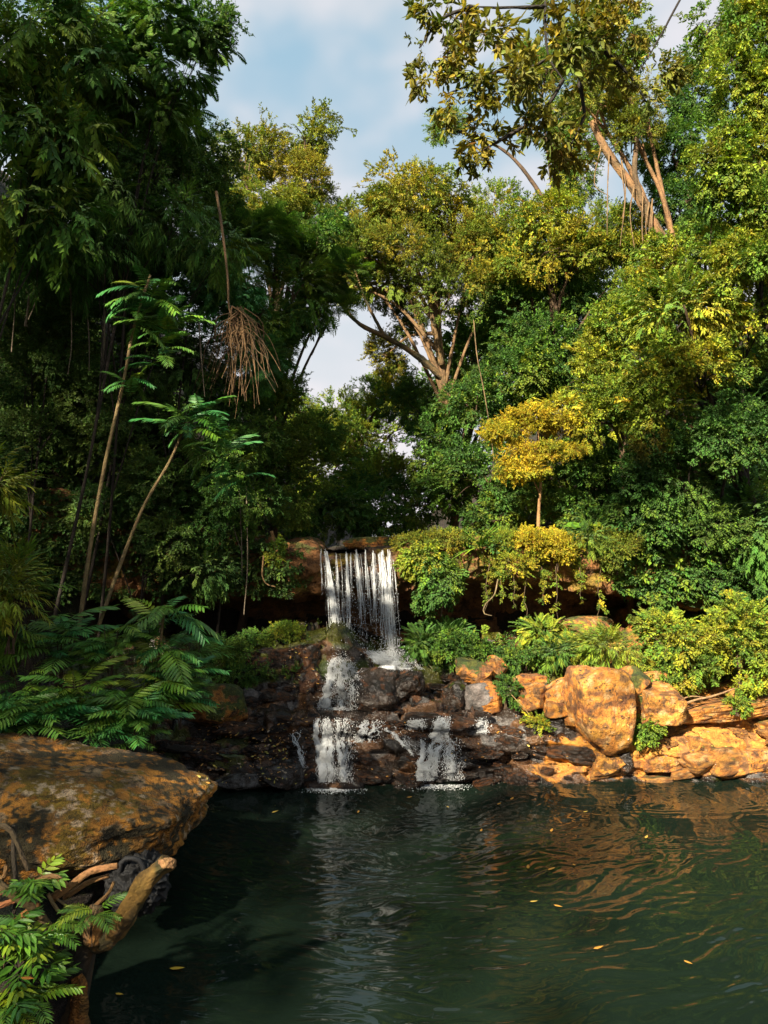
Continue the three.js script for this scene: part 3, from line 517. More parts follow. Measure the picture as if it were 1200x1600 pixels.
function pinnate(seed, len, pairs, L, W, droop = 0.35, rich = false) {   // feather-like compound leaf
  const r = rng(seed), s = new Leaves(), q = (t) => V(0, (0.25 * t - droop * t * t) * len, t * len * (1 - 0.12 * t)); for (let k = 0; k < 5; k++) s.twig(q(k / 5), q((k + 1) / 5), 0.007 * (1 - k * 0.13), [1.1, 1.0, 0.8]);
  for (let k = 0; k < pairs; k++) for (const sd of [-1, 1]) {
    const t = 0.14 + 0.86 * k / (pairs - 1), prof = 0.55 + 0.75 * Math.sin(Math.PI * (0.12 + 0.8 * t)), a = sd * (1.2 - 0.5 * t), tan = q(Math.min(1, t + 0.02)).sub(q(t - 0.02)).normalize();
    const dir = V(Math.sin(a), -0.12 + gauss(r) * 0.08, 0).add(tan.multiplyScalar(Math.cos(a))).normalize();
    s.leaf(q(t), dir, V(gauss(r) * 0.12, 1, gauss(r) * 0.2).normalize(), L * prof * (0.92 + r() * 0.16), W * (0.85 + 0.3 * prof), leafTone(r), 0.22, 0.12 + r() * 0.12, rich);
  }
  s.leaf(q(1), V(0, -0.3, 1).normalize(), V(0, 1, 0.2), L * 0.7, W, leafTone(r), 0.2, 0.1, rich);
  return s.build();
}
const SPRAY = {
  ovate: [ovateSpray(1, 11, 0.13, 0.07, 0.4, 1.1), clusterSpray(2, 34, 0.11, 0.06, 0.24), clusterSpray(3, 30, 0.12, 0.062, 0.28)],
  small: [4, 5, 6].map((k) => clusterSpray(k, 54, 0.075, 0.04, 0.24)),
  broad: [7, 8, 9].map((k) => clusterSpray(k, 17, 0.25, 0.1, 0.34, true, 0.45)),
  drooping: [10, 11, 12].map((k) => ovateSpray(k, 13, 0.17, 0.068, 0.55, 0.8, 0.35)),
  feather: [13, 14].map((k) => featherSpray(k, 0.5, 7, 0.26)),
  lance: [15, 16, 17].map((k) => lanceSpray(k, 12, 0.2, 0.034, 0.4)),
  pinnate: [18, 19].map((k) => pinnate(k, 0.5, 9, 0.13, 0.05)),
};
const PAL = {                                                // leaf colours by kind of plant
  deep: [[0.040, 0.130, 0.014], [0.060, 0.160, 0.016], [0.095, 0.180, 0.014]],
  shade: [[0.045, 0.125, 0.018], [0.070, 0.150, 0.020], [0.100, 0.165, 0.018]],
  green: [[0.055, 0.155, 0.014], [0.095, 0.205, 0.014], [0.165, 0.240, 0.014], [0.042, 0.125, 0.014]],
  fresh: [[0.120, 0.235, 0.014], [0.220, 0.300, 0.014], [0.085, 0.190, 0.014], [0.290, 0.310, 0.014]],
  olive: [[0.190, 0.230, 0.012], [0.310, 0.275, 0.012], [0.110, 0.175, 0.012], [0.150, 0.220, 0.012]],
  yellow: [[0.270, 0.320, 0.014], [0.400, 0.350, 0.016], [0.165, 0.260, 0.014], [0.100, 0.200, 0.014]],
  gold: [[0.420, 0.370, 0.012], [0.520, 0.400, 0.014], [0.280, 0.320, 0.014]],
  bronze: [[0.160, 0.165, 0.012], [0.250, 0.205, 0.012], [0.095, 0.130, 0.012]],
  teal: [[0.036, 0.165, 0.034], [0.060, 0.195, 0.036], [0.085, 0.190, 0.024]],
};
const BARK = { grey: [0.11, 0.085, 0.06], brown: [0.09, 0.055, 0.03], tan: [0.30, 0.17, 0.07], dark: [0.035, 0.025, 0.018], moss: [0.07, 0.075, 0.018] };

let COPIES = 0;
// places: [position, direction of growth, upper side, size]
function scatter(parent, name, type, places, pal, mat, seed) {
  const r = rng(seed), kinds = SPRAY[type], x = V(), y = V(), z = V(), mt = new THREE.Matrix4(), col = new THREE.Color(), made = [];
  const groups = kinds.map(() => []); places.forEach((p, i) => groups[i % kinds.length].push(p));
  COPIES += places.length; groups.forEach((list, k) => {
    if (!list.length) return;
    const m = new THREE.InstancedMesh(kinds[k], mat, list.length); m.name = name; m.userData.kind = 'stuff';
    list.forEach(([p, g, u, s, tint = r()], i) => {
      z.copy(g).normalize(); x.copy(u).cross(z).normalize(); if (!(x.lengthSq() > 0.1)) x.set(1, 0, 0); y.copy(z).cross(x);
      mt.makeBasis(x, y, z).scale(V(s, s, s)).setPosition(p); m.setMatrixAt(i, mt);
      const a = pal[(tint * pal.length) | 0], b = pal[(r() * pal.length) | 0], t = r() * 0.7, v = 0.75 + r() * 0.5; col.setRGB(lerp(a[0], b[0], t) * v, lerp(a[1], b[1], t) * v, lerp(a[2], b[2], t) * v); m.setColorAt(i, col);
    });
    parent.add(m); made.push(m);
  });
  return made;
}
// lobe: [centre, rx, ry, rz]; leaves sit in clumps round it so that the outline is uneven and gaps remain
function lobePlaces(r, [c, rx, ry, rz], n, size, { droop = 0.15, clumps = 9, shell = 0.55, flat = 0, loose = 0.42 } = {}) {
  const list = [], cl = Array.from({ length: clumps }, (_, k) => { const u = unit(r); if (k % 3) u.y = Math.abs(u.y); const q = 0.45 + 0.42 * r(); return [V(u.x * rx * q, u.y * ry * q, u.z * rz * q), loose * (0.6 + r() * 0.75), r()]; });
  for (let i = 0; i < n; i++) {
    const ci = (r() * clumps) | 0, [o, cr, tint] = cl[ci], u = unit(r), k = cr * (shell + (1.05 - shell) * Math.sqrt(r())) * (r() < 0.14 ? 1.2 + r() * 0.75 : 1);
    const p = V(o.x + u.x * rx * k, o.y + u.y * ry * k * (1 - flat), o.z + u.z * rz * k), out = p.clone().divide(V(rx, ry, rz)).normalize();
    const g = out.multiplyScalar(0.65).addScaledVector(u, 0.5).add(V(gauss(r) * 0.35, gauss(r) * 0.3 + 0.12 - droop * 2, gauss(r) * 0.35)).normalize();
    const up = V(gauss(r) * 0.35, 1, gauss(r) * 0.35).addScaledVector(u, 0.45).normalize();
    list.push([p.add(c), g, up, size * (0.65 + r() * 0.7), tint]);
  }
  return list;
}
const DENS = 1.1, LEAF = 0.6;   // leaf density and leaf size of all trees
/* tree: base [px, d] or a point; lobes [px, py, d, rx px, ry px, (rz m)] as seen in the photograph */
function tree(name, label, o) {
  const r = rng(o.seed), lobes = o.lobes.map(([px, py, d, rx, ry, rz]) => { const s = d / FOCAL; return [at(px, py, d), rx * s, ry * s, rz ?? Math.min(rx, ry * 1.4) * s]; });
  const [bx, bd] = o.base, x = (bx - 600) / FOCAL * bd, foot = V(x, (o.baseY ?? groundY(x, -bd)) - 0.1, -bd), t = thing(name, label, o.category ?? 'tree', foot, o.group);
  const mid = lobes.reduce((a, l) => a.add(l[0]), V()).divideScalar(lobes.length), bark = o.bark ?? BARK.brown, tr = o.trunk ?? 0.09;
  const path = o.path ? o.path.map(([px, py, d]) => at(px, py, d)) : [foot, foot.clone().lerp(mid, 0.4).add(V(gauss(r) * 0.15, 0.1, gauss(r) * 0.15)), mid];
  if (o.path) path.unshift(foot);
  const lp = local(path, foot), trunk = part(t, 'trunk', limb(lp, tr, tr * 0.4, { seed: o.seed, color: bark, alt: o.barkAlt, sides: 9 }), M.bark), cv = new THREE.CatmullRomCurve3(lp, false, 'centripetal');
  for (const [c, rx, ry] of o.bare ? [] : lobes) {
    const end = c.clone().sub(foot), a = cv.getPointAt(o.fork ? lerp(...o.fork, r()) : o.path ? 0.45 + 0.5 * r() : 0.4 + 0.45 * r()), k = a.clone().lerp(end, 0.5).add(V(gauss(r) * 0.15, 0.12 * end.distanceTo(a), gauss(r) * 0.15));
    part(t, 'limb', limb([a, k, end], tr * 0.45, tr * 0.15, { seed: o.seed + 3, color: bark, sides: 6 }), M.bark);
    for (let i = 0; i < 4; i++) { const u = unit(r); part(t, 'branch', limb([k.clone().lerp(end, 0.3 + r() * 0.7), end.clone().add(V(u.x * rx * 0.4, u.y * ry * 0.3 + 0.05, u.z * rx * 0.4)), end.clone().add(V(u.x * rx * 0.8, u.y * ry * 0.75, u.z * rx * 0.8))], tr * 0.16, tr * 0.05, { seed: i, color: bark, sides: 5, seg: 7 }), M.bark); }
  }
  const places = {}; for (const l of lobes) { const own = (o.size ?? 1) * LEAF * (0.78 + r() * 0.5), kind = r() < 0.28 && o.mix !== false ? ['ovate', 'small', 'drooping', 'ovate'][(r() * 4) | 0] : o.spray ?? 'ovate'; const n = (o.n ?? 260) * DENS * (l[1] * l[2]) / Math.pow(own, 2); for (const p of lobePlaces(r, [l[0].clone().sub(foot), l[1], l[2], l[3]], n, own, { clumps: Math.max(7, Math.round(11 * Math.sqrt(l[1] * l[2]))), ...o.shape })) (places[kind] ??= []).push(p); }
  for (const kind in places) scatter(t, 'crown', kind, places[kind], PAL[o.pal ?? 'green'], o.mat ?? M.leaf, o.seed + 1);
  return t;
}
// a thin vine hanging down, with leaves along it
function vine(label, group, pts, o = {}) {
  const P = pts.map(([px, py, d]) => at(px, py, d)), foot = P[P.length - 1], t = thing('vine', label, 'vine', foot, group), lp = local(P, foot), r = rng(o.seed ?? 3), cv = new THREE.CatmullRomCurve3(lp, false, 'centripetal');
  part(t, 'stem', limb(lp, o.r ?? 0.012, (o.r ?? 0.012) * 0.6, { sides: 5, color: o.color ?? [0.16, 0.11, 0.055], knob: 0.3, seed: o.seed }), M.bark);
  const places = []; for (let k = 0; k < (o.leaves ?? 0); k++) { const p = cv.getPointAt(r() * r() * 0.15 + r() * 0.85), u = unit(r); places.push([p, V(u.x, -0.5 + u.y * 0.5, u.z), V(u.x * 0.4, 1, u.z * 0.4 + 0.5), (o.size ?? 0.5) * (0.7 + r() * 0.6)]); }
  if (places.length) scatter(t, 'foliage', o.spray ?? 'small', places, PAL[o.pal ?? 'green'], M.leaf, 5);
  return t;
}
// a low plant: short stems and a mound of sprays
function shrub(label, group, px, py, d, wpx, hpx, o = {}) {     // px, py: middle of its foot
  const s = d / FOCAL, foot = at(px, py, d), t = thing(o.name ?? 'shrub', label, o.category ?? 'shrub', foot, group), r = rng(o.seed ?? px * 3 + py), w = wpx * s / 2, h = hpx * s;
  for (let k = 0; k < (o.stems ?? 4); k++) { const u = V(gauss(r) * w * 0.7, h * (0.5 + r() * 0.3), gauss(r) * w * 0.5); part(t, 'stem', limb([V(gauss(r) * 0.04, -0.08, gauss(r) * 0.04), u.clone().multiplyScalar(0.5).add(V(0, h * 0.1, 0)), u], 0.014, 0.006, { sides: 5, seg: 6, color: BARK.brown }), M.bark); }
  const n = (o.n ?? 330) * w * h * 1.2 / Math.pow(o.size ?? 0.6, 2);
  scatter(t, 'foliage', o.spray ?? 'ovate', lobePlaces(r, [V(0, h * 0.48, 0), w, h * 0.55, o.deep ?? Math.min(w, 0.5)], n, o.size ?? 0.6, { droop: o.droop ?? 0.1, clumps: o.clumps ?? 8, shell: 0.3 }), PAL[o.pal ?? 'green'], o.mat ?? M.leaf, o.seed ?? 9);
  return t;
}
// fronds of big compound leaves, each a part
const FROND = [21, 22, 23].map((k) => pinnate(k, 0.95, 12, 0.21, 0.045, 0.42, true)), FROND_S = [24, 25].map((k) => pinnate(k, 0.55, 5, 0.25, 0.075, 0.35, true)), FROND_L = [26, 27].map((k) => { const r = rng(k), s = new Leaves(), q = (t) => V(0, (0.3 * t - 0.5 * t * t) * 0.6, t * 0.6); for (let i = 0; i < 4; i++) s.twig(q(i / 4), q((i + 1) / 4), 0.005, TWIG); for (let i = 0; i < 17; i++) { const t = 0.15 + 0.85 * i / 16, a = (i % 2 ? 1 : -1) * (0.9 - 0.4 * t); s.leaf(q(t), V(Math.sin(a), -0.2 + gauss(r) * 0.15, Math.cos(a)).normalize(), V(gauss(r) * 0.3, 1, 0.2), 0.22 * (0.8 + r() * 0.4), 0.03, leafTone(r), 0.15, 0.3); } return s.build(); });
const frondMats = {};
const frondMat = (pal, k) => frondMats[pal + k] ??= (() => { const m = M.gloss.clone(); m.color.setRGB(...PAL[pal][k]); return m; })();
function frond(parent, geos, r, p, dir, s, pal, name = 'frond') {
  const m = part(parent, name, geos[(r() * geos.length) | 0], frondMat(pal, (r() * 3) | 0)), z = dir.clone().normalize(), up = V(gauss(r) * 0.12, 1, gauss(r) * 0.12 + 0.15), x = up.cross(z).normalize(), y = z.clone().cross(x);
  m.matrix.makeBasis(x, y, z).scale(V(s, s, s)).setPosition(p); m.matrix.decompose(m.position, m.quaternion, m.scale); return m;
}
function fernBush(label, group, px, py, d, count, size, o = {}) {
  const foot = at(px, py, d), t = thing(o.name ?? 'fern_shrub', label, o.category ?? 'shrub', foot, group), r = rng(px * 7 + py), geos = o.geos ?? FROND, hgt = o.height ?? 0.5;
  const stems = Array.from({ length: o.stems ?? 4 }, () => V(gauss(r) * 0.28 * size, hgt * (0.55 + r() * 0.6), gauss(r) * 0.2 * size));
  for (const e of stems) part(t, 'stem', limb([V(gauss(r) * 0.04, -0.15, gauss(r) * 0.04), e.clone().multiplyScalar(0.5), e], 0.016 * size, 0.008 * size, { sides: 5, seg: 6, color: BARK.brown }), M.bark);
  for (let k = 0; k < count; k++) { const e = stems[k % stems.length], a = k * 2.4 + r(), f = 0.35 + 0.65 * r(); frond(t, geos, r, e.clone().multiplyScalar(f), V(Math.cos(a), 0.25 + 0.55 * f * r(), Math.sin(a) * 0.9 + 0.25), size * (0.7 + r() * 0.5), o.pal ?? 'deep'); }
  return t;
}

// ---------------------------------------------------------------- trees behind the fall
tree('valley_tree', 'central tree with golden olive crown and bare limbs above the falls', { seed: 101, base: [700, 16.5], path: [[712, 800, 16.5], [692, 580, 16.2], [678, 480, 16.1], [650, 420, 16]], trunk: 0.11, bark: [0.2, 0.12, 0.055], size: 0.75, n: 210, pal: 'olive', spray: 'small',
  lobes: [[650, 325, 16, 70, 50], [600, 350, 16.2, 50, 40], [560, 395, 16.2, 48, 50], [700, 350, 16, 56, 44], [740, 400, 16, 66, 56], [640, 400, 15.6, 70, 46], [600, 450, 16.4, 60, 30], [705, 460, 15.8, 66, 46], [660, 290, 16.4, 36, 24], [530, 440, 16.4, 40, 30], [770, 460, 16, 50, 50], [560, 440, 17, 60, 40], [625, 500, 17.4, 40, 36], [600, 560, 17.5, 34, 40], [535, 350, 16.6, 30, 34], [520, 395, 16.8, 36, 36]] });
tree('valley_tree', 'dark leafy tree just below the central golden tree', { seed: 102, base: [728, 16], trunk: 0.12, size: 0.8, n: 220, pal: 'green', spray: 'ovate', lobes: [[740, 560, 17.4, 60, 62], [745, 650, 15.6, 62, 60], [690, 720, 15.6, 60, 60], [745, 760, 14.9, 70, 60], [650, 640, 17, 46, 40], [790, 640, 16, 40, 50]] });
tree('valley_tree', 'tree with bright yellow green crown right of the central tree', { seed: 103, base: [860, 16.4], trunk: 0.1, size: 0.8, n: 220, pal: 'yellow', spray: 'small', lobes: [[800, 365, 15.4, 62, 46], [870, 350, 15.4, 70, 42], [950, 365, 15.2, 66, 40], [840, 405, 15.2, 70, 36], [770, 325, 16.5, 40, 34], [900, 400, 15, 70, 34], [990, 400, 15, 46, 36]] });
tree('valley_tree', 'dark green rounded tree under the bright yellow green crown', { seed: 104, base: [850, 16.5], trunk: 0.12, size: 0.8, n: 250, pal: 'green', spray: 'ovate', lobes: [[800, 480, 16, 66, 56], [870, 455, 16.5, 60, 52], [850, 560, 15.5, 66, 62], [800, 590, 15.2, 54, 50], [905, 500, 16, 50, 50]] });
tree('valley_tree', 'light green tree leaning over the ledge from the right', { seed: 105, base: [985, 14.4], trunk: 0.09, size: 0.72, n: 250, pal: 'fresh', spray: 'ovate', lobes: [[960, 520, 13.6, 60, 52], [930, 590, 13.4, 54, 48], [980, 620, 13.2, 56, 50], [1000, 470, 13.6, 50, 44], [940, 660, 13.2, 46, 40]] });
tree('valley_tree', 'small yellow topped tree with thin trunk standing on the ledge', { seed: 106, base: [840, 13.3], baseY: 3.35, path: [[842, 800, 13.2], [845, 740, 13.2], [842, 690, 13.2]], trunk: 0.035, bark: BARK.tan, size: 0.55, n: 260, pal: 'gold', spray: 'small', shape: { flat: 0.5, clumps: 14 }, lobes: [[838, 652, 13.1, 56, 20], [795, 680, 13.1, 44, 18], [890, 668, 13.2, 50, 20], [850, 705, 13.0, 66, 16], [880, 640, 13.2, 36, 14], [820, 735, 13, 44, 14]] });
tree('valley_tree', 'green bushy tree left of the valley gap over the cliff', { seed: 107, base: [420, 15], trunk: 0.1, size: 0.72, n: 250, pal: 'green', spray: 'small', lobes: [[470, 700, 14.2, 58, 56], [430, 640, 14, 56, 56], [455, 770, 13.8, 50, 46], [405, 740, 13.6, 50, 60]] });
tree('valley_tree', 'sunlit green tree in the valley behind the crest of the falls', { seed: 108, base: [560, 21], trunk: 0.12, size: 0.95, n: 200, pal: 'fresh', spray: 'small', lobes: [[560, 690, 20, 70, 46], [630, 660, 20.5, 66, 46], [520, 740, 19.5, 56, 44], [610, 750, 19, 70, 48], [490, 690, 21, 46, 40], [610, 610, 20, 40, 40], [540, 650, 21, 60, 30], [460, 640, 20, 40, 40], [580, 620, 20.5, 36, 30]] });
tree('valley_tree', 'shaded thicket tree low behind the crest of the falls', { seed: 109, base: [600, 18], trunk: 0.08, size: 0.8, n: 220, pal: 'green', spray: 'ovate', lobes: [[540, 800, 17, 60, 40], [610, 815, 16.5, 56, 34], [665, 790, 16, 46, 46], [480, 800, 16.5, 50, 44], [575, 770, 18, 60, 40]] });
tree('valley_tree', 'tree with two pointed lit crowns against the sky, left of the gap', { seed: 110, base: [430, 17.5], trunk: 0.13, size: 0.8, n: 260, pal: 'olive', spray: 'ovate', lobes: [[375, 250, 16.5, 56, 58], [480, 225, 16.5, 40, 42], [485, 285, 16.3, 50, 42], [400, 330, 16, 70, 42], [450, 345, 16, 62, 40]] });
tree('valley_tree', 'feathery green tree reaching across the left of the gap', { seed: 111, base: [350, 14.5], trunk: 0.1, size: 0.8, n: 200, pal: 'green', spray: 'feather', lobes: [[430, 390, 13.6, 66, 44], [500, 375, 14, 46, 36], [380, 430, 13.2, 62, 48], [460, 460, 13.4, 54, 40], [400, 505, 13, 46, 34], [340, 370, 13.4, 56, 50], [500, 445, 14, 36, 24], [535, 430, 14.2, 36, 30], [520, 490, 14.4, 26, 26], [420, 500, 13.6, 46, 50], [425, 570, 13.6, 36, 50], [480, 420, 14.6, 50, 40]] });
tree('valley_tree', 'pale distant tree filling the low end of the valley gap', { seed: 112, base: [470, 34], trunk: 0.15, size: 1.3, n: 110, pal: 'fresh', spray: 'small', lobes: [[470, 668, 33, 44, 36], [530, 690, 34, 40, 34], [430, 690, 33, 40, 40]] });
tree('valley_tree', 'tall thin crowned tree behind the leaning vine covered trunk', { seed: 113, base: [905, 19], trunk: 0.14, size: 0.85, n: 210, pal: 'fresh', spray: 'small', lobes: [[900, 250, 18.5, 40, 80], [915, 150, 18.5, 60, 60], [700, 200, 20, 36, 26], [840, 120, 19.5, 60, 50], [960, 60, 18.5, 70, 50]] });
tree('valley_tree', 'dense tree closing the background right of the golden crown', { seed: 114, base: [790, 25], trunk: 0.18, size: 1.05, n: 230, pal: 'green', spray: 'ovate', lobes: [[760, 420, 24, 70, 56], [850, 480, 23, 80, 66], [930, 430, 23, 70, 56], [770, 560, 24, 70, 70], [900, 600, 22, 70, 70], [1000, 500, 22, 70, 70], [690, 650, 25, 60, 60]] });
tree('valley_tree', 'dark tree behind the yellow topped tree on the ledge', { seed: 115, base: [880, 15], trunk: 0.08, size: 0.75, n: 230, pal: 'green', spray: 'ovate', lobes: [[880, 760, 14.2, 60, 54], [820, 780, 14.4, 56, 44], [940, 740, 14, 54, 60], [905, 810, 13.9, 60, 36], [770, 815, 14.3, 50, 34]] });

{ const t = scene.getObjectByName('valley_tree'), o = t.position; for (const [pts, a, b] of [[[[702, 600, 16.3], [650, 555, 16], [600, 525, 15.9], [560, 505, 15.9], [528, 470, 15.9]], 0.085, 0.03], [[[690, 570, 16.1], [676, 500, 15.9], [668, 460, 15.8], [640, 425, 15.7]], 0.07, 0.03], [[[600, 525, 15.9], [572, 470, 15.8], [552, 415, 15.8]], 0.035, 0.015]]) part(t, 'limb', limb(local(pts.map((q) => at(...q)), o), a, b, { color: [0.2, 0.12, 0.05], alt: [0.05, 0.045, 0.02], knob: 0.25 }), M.bark); }

// leaning trunk with vines, upper right
{
  const t = tree('vine_covered_tree', 'thick leaning trunk wrapped in vines at the upper right', { seed: 120, base: [1085, 14.6], path: [[1062, 430, 14.2], [1020, 350, 14], [990, 295, 14], [950, 240, 14], [925, 190, 14]], trunk: 0.16, bark: [0.27, 0.15, 0.065], barkAlt: [0.10, 0.07, 0.035], size: 0.7, n: 150, pal: 'olive', spray: 'small', lobes: [[920, 170, 14, 60, 40], [990, 215, 14, 36, 50], [1010, 180, 14.2, 50, 50]] });
  const o = t.position, r = rng(4);
  part(t, 'fork', limb(local([at(1005, 320, 13.95), at(992, 270, 13.9), at(995, 205, 13.9), at(985, 150, 14)], o), 0.06, 0.03, { color: [0.14, 0.09, 0.045] }), M.bark);
  for (let k = 0; k < 9; k++) { const a = 935 + r() * 90, b = 215 + (a - 935) * 1.2 + gauss(r) * 10; part(t, 'hanging_root', limb(local([at(a, b, 13.85), at(a + gauss(r) * 8, b + 40 + r() * 30, 13.8), at(a + 4 + gauss(r) * 10, b + 60 + r() * r() * 130, 13.8)], o), 0.014, 0.006, { sides: 5, color: [0.24, 0.15, 0.07] }), M.bark); }
}

// ---------------------------------------------------------------- right bank trees
tree('bank_tree', 'bright yellow green leafy tree hanging over the right bank', { seed: 130, base: [1220, 13.6], trunk: 0.09, bark: BARK.dark, size: 0.72, n: 260, pal: 'yellow', spray: 'ovate', lobes: [[1050, 500, 12.2, 64, 66], [1120, 430, 12.2, 70, 70], [1010, 580, 12.2, 50, 52], [1090, 590, 11.9, 66, 50], [1170, 520, 12, 60, 70], [1060, 420, 12.8, 50, 46], [1030, 650, 12.1, 50, 40]] });
tree('bank_tree', 'dark shaded tree with low hanging crown over the right bank', { seed: 131, base: [1170, 13], trunk: 0.11, bark: BARK.dark, size: 0.7, n: 300, pal: 'deep', spray: 'ovate', lobes: [[1060, 740, 12.3, 66, 66], [1140, 700, 12.2, 70, 70], [1010, 830, 12.8, 56, 60], [1090, 840, 12.8, 76, 66], [1180, 820, 12.8, 60, 80], [1040, 915, 13.1, 62, 44], [1130, 915, 13.1, 80, 46], [985, 760, 12.6, 40, 50]] });
tree('bank_tree', 'tall bright green tree at the top right edge', { seed: 132, base: [1290, 12.6], trunk: 0.09, bark: BARK.dark, size: 0.8, n: 270, pal: 'fresh', spray: 'ovate', shape: { droop: 0.25 }, lobes: [[1180, 420, 11.6, 60, 60], [1150, 160, 11.6, 56, 80], [1190, 70, 11.6, 70, 80], [1130, 270, 11.6, 46, 60], [1190, 260, 11.4, 60, 80], [1160, 350, 11.7, 60, 50], [1125, 30, 12, 46, 40]] });
tree('bank_tree', 'deep green tree between the leaning trunk and the right edge', { seed: 133, base: [1110, 16], trunk: 0.12, size: 0.8, n: 260, pal: 'green', spray: 'ovate', lobes: [[1060, 330, 15, 50, 60], [1050, 240, 15, 46, 56], [1100, 390, 14.6, 56, 50], [1080, 150, 15.4, 40, 60]] });
tree('bank_tree', 'tree with rust brown withered leaves on the upper right', { seed: 134, base: [1190, 13.8], trunk: 0.05, size: 0.6, n: 150, pal: 'bronze', spray: 'small', lobes: [[1118, 258, 11.4, 18, 26], [1020, 690, 11.9, 30, 26]] });

// ---------------------------------------------------------------- overhanging branches with big leaves, upper right, nearest the camera
{
  const t = tree('overhanging_tree', 'large leaved dark branches hanging from the top of the picture', { seed: 140, base: [1560, 8.6], path: [[1540, 300, 8.6], [1420, -60, 8.4], [1150, -120, 8.1], [858, -40, 7.8]], trunk: 0.055, bare: true, mix: false, bark: BARK.dark, size: 0.56, n: 30, pal: 'bronze', spray: 'broad', shape: { droop: 0.25, shell: 0.1, clumps: 8, loose: 0.34 },
    lobes: [[700, 40, 7.7, 60, 40], [675, 90, 7.6, 40, 40], [670, 140, 7.6, 30, 34], [720, 150, 7.6, 50, 40], [750, 90, 7.7, 56, 40], [800, 160, 7.7, 70, 56], [870, 120, 7.8, 80, 70], [960, 70, 7.9, 76, 70], [760, 215, 7.8, 46, 44], [860, 220, 7.8, 70, 46], [1010, 130, 8, 50, 50], [905, 30, 7.9, 80, 40]] });
  const o = t.position;
  for (const pts of [[[858, -40, 7.8], [852, 20, 7.75], [858, 90, 7.75], [880, 125, 7.75]], [[852, 10, 7.75], [780, 12, 7.7], [738, 10, 7.7]], [[858, 40, 7.75], [895, 80, 7.75], [905, 130, 7.8]], [[858, 90, 7.75], [820, 108, 7.7], [795, 102, 7.7]], [[968, -40, 7.9], [955, 40, 7.85], [945, 80, 7.8]], [[735, 10, 7.7], [720, 50, 7.7], [700, 78, 7.65]], [[880, 125, 7.75], [855, 165, 7.75], [815, 200, 7.75]], [[795, 102, 7.7], [740, 130, 7.65], [690, 150, 7.6]], [[905, 130, 7.8], [912, 180, 7.8], [890, 230, 7.8]], [[945, 80, 7.8], [985, 120, 7.9], [1010, 160, 8]], [[738, 10, 7.7], [690, 30, 7.65], [655, 75, 7.6]], [[815, 200, 7.75], [780, 220, 7.75], [745, 240, 7.75]], [[1150, -120, 8.1], [1080, -30, 8], [1030, 60, 8], [1000, 110, 8]], [[1000, -80, 8], [975, -60, 7.95], [968, -40, 7.9]]]) part(t, 'branch', limb(local(pts.map((p) => at(...p)), o), 0.022, 0.007, { sides: 6, color: [0.02, 0.015, 0.012], knob: 0.3 }), M.bark);
}

// ---------------------------------------------------------------- left hillside trees
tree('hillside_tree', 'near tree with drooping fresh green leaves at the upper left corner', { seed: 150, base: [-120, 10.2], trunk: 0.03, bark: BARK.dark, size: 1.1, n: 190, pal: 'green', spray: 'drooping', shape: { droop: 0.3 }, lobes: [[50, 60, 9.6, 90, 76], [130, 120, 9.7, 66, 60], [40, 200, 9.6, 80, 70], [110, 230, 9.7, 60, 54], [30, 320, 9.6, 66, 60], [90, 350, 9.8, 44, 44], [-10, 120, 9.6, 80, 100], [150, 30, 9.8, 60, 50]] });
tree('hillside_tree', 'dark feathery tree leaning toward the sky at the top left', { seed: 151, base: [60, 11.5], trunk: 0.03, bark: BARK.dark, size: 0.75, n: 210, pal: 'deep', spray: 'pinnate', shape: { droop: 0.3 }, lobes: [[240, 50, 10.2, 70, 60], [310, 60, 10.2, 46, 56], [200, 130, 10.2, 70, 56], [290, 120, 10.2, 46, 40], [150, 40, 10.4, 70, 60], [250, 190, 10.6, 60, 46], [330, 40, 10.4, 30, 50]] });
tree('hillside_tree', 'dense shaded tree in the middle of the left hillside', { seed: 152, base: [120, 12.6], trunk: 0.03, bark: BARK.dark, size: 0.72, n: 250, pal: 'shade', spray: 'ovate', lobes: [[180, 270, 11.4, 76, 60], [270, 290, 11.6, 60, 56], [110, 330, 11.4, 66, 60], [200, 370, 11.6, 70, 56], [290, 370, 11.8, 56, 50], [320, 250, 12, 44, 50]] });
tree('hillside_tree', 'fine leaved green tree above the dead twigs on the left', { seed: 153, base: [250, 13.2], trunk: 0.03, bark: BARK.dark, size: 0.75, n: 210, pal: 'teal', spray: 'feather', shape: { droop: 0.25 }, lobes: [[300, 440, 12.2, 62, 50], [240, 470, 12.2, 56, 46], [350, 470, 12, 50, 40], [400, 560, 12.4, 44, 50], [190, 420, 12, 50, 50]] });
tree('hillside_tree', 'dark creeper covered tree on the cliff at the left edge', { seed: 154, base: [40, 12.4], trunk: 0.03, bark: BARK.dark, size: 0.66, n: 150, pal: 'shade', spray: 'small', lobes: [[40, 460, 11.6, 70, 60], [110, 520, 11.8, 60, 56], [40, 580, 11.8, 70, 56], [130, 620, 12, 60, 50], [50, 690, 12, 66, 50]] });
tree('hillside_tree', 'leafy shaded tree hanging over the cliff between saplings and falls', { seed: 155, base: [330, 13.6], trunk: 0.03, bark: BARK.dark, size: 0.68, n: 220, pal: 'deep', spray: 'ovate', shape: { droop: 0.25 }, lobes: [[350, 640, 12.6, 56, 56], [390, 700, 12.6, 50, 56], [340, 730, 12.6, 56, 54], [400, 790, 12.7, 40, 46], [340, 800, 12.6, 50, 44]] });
tree('hillside_tree', 'dark leafy bush tree on the cliff behind the two saplings', { seed: 156, base: [200, 13], trunk: 0.03, bark: BARK.dark, size: 0.66, n: 190, pal: 'shade', spray: 'ovate', lobes: [[180, 720, 12.3, 62, 50], [240, 780, 12.3, 60, 50], [150, 790, 12.2, 50, 46], [270, 850, 12.3, 54, 40], [310, 900, 12.4, 50, 34]] });
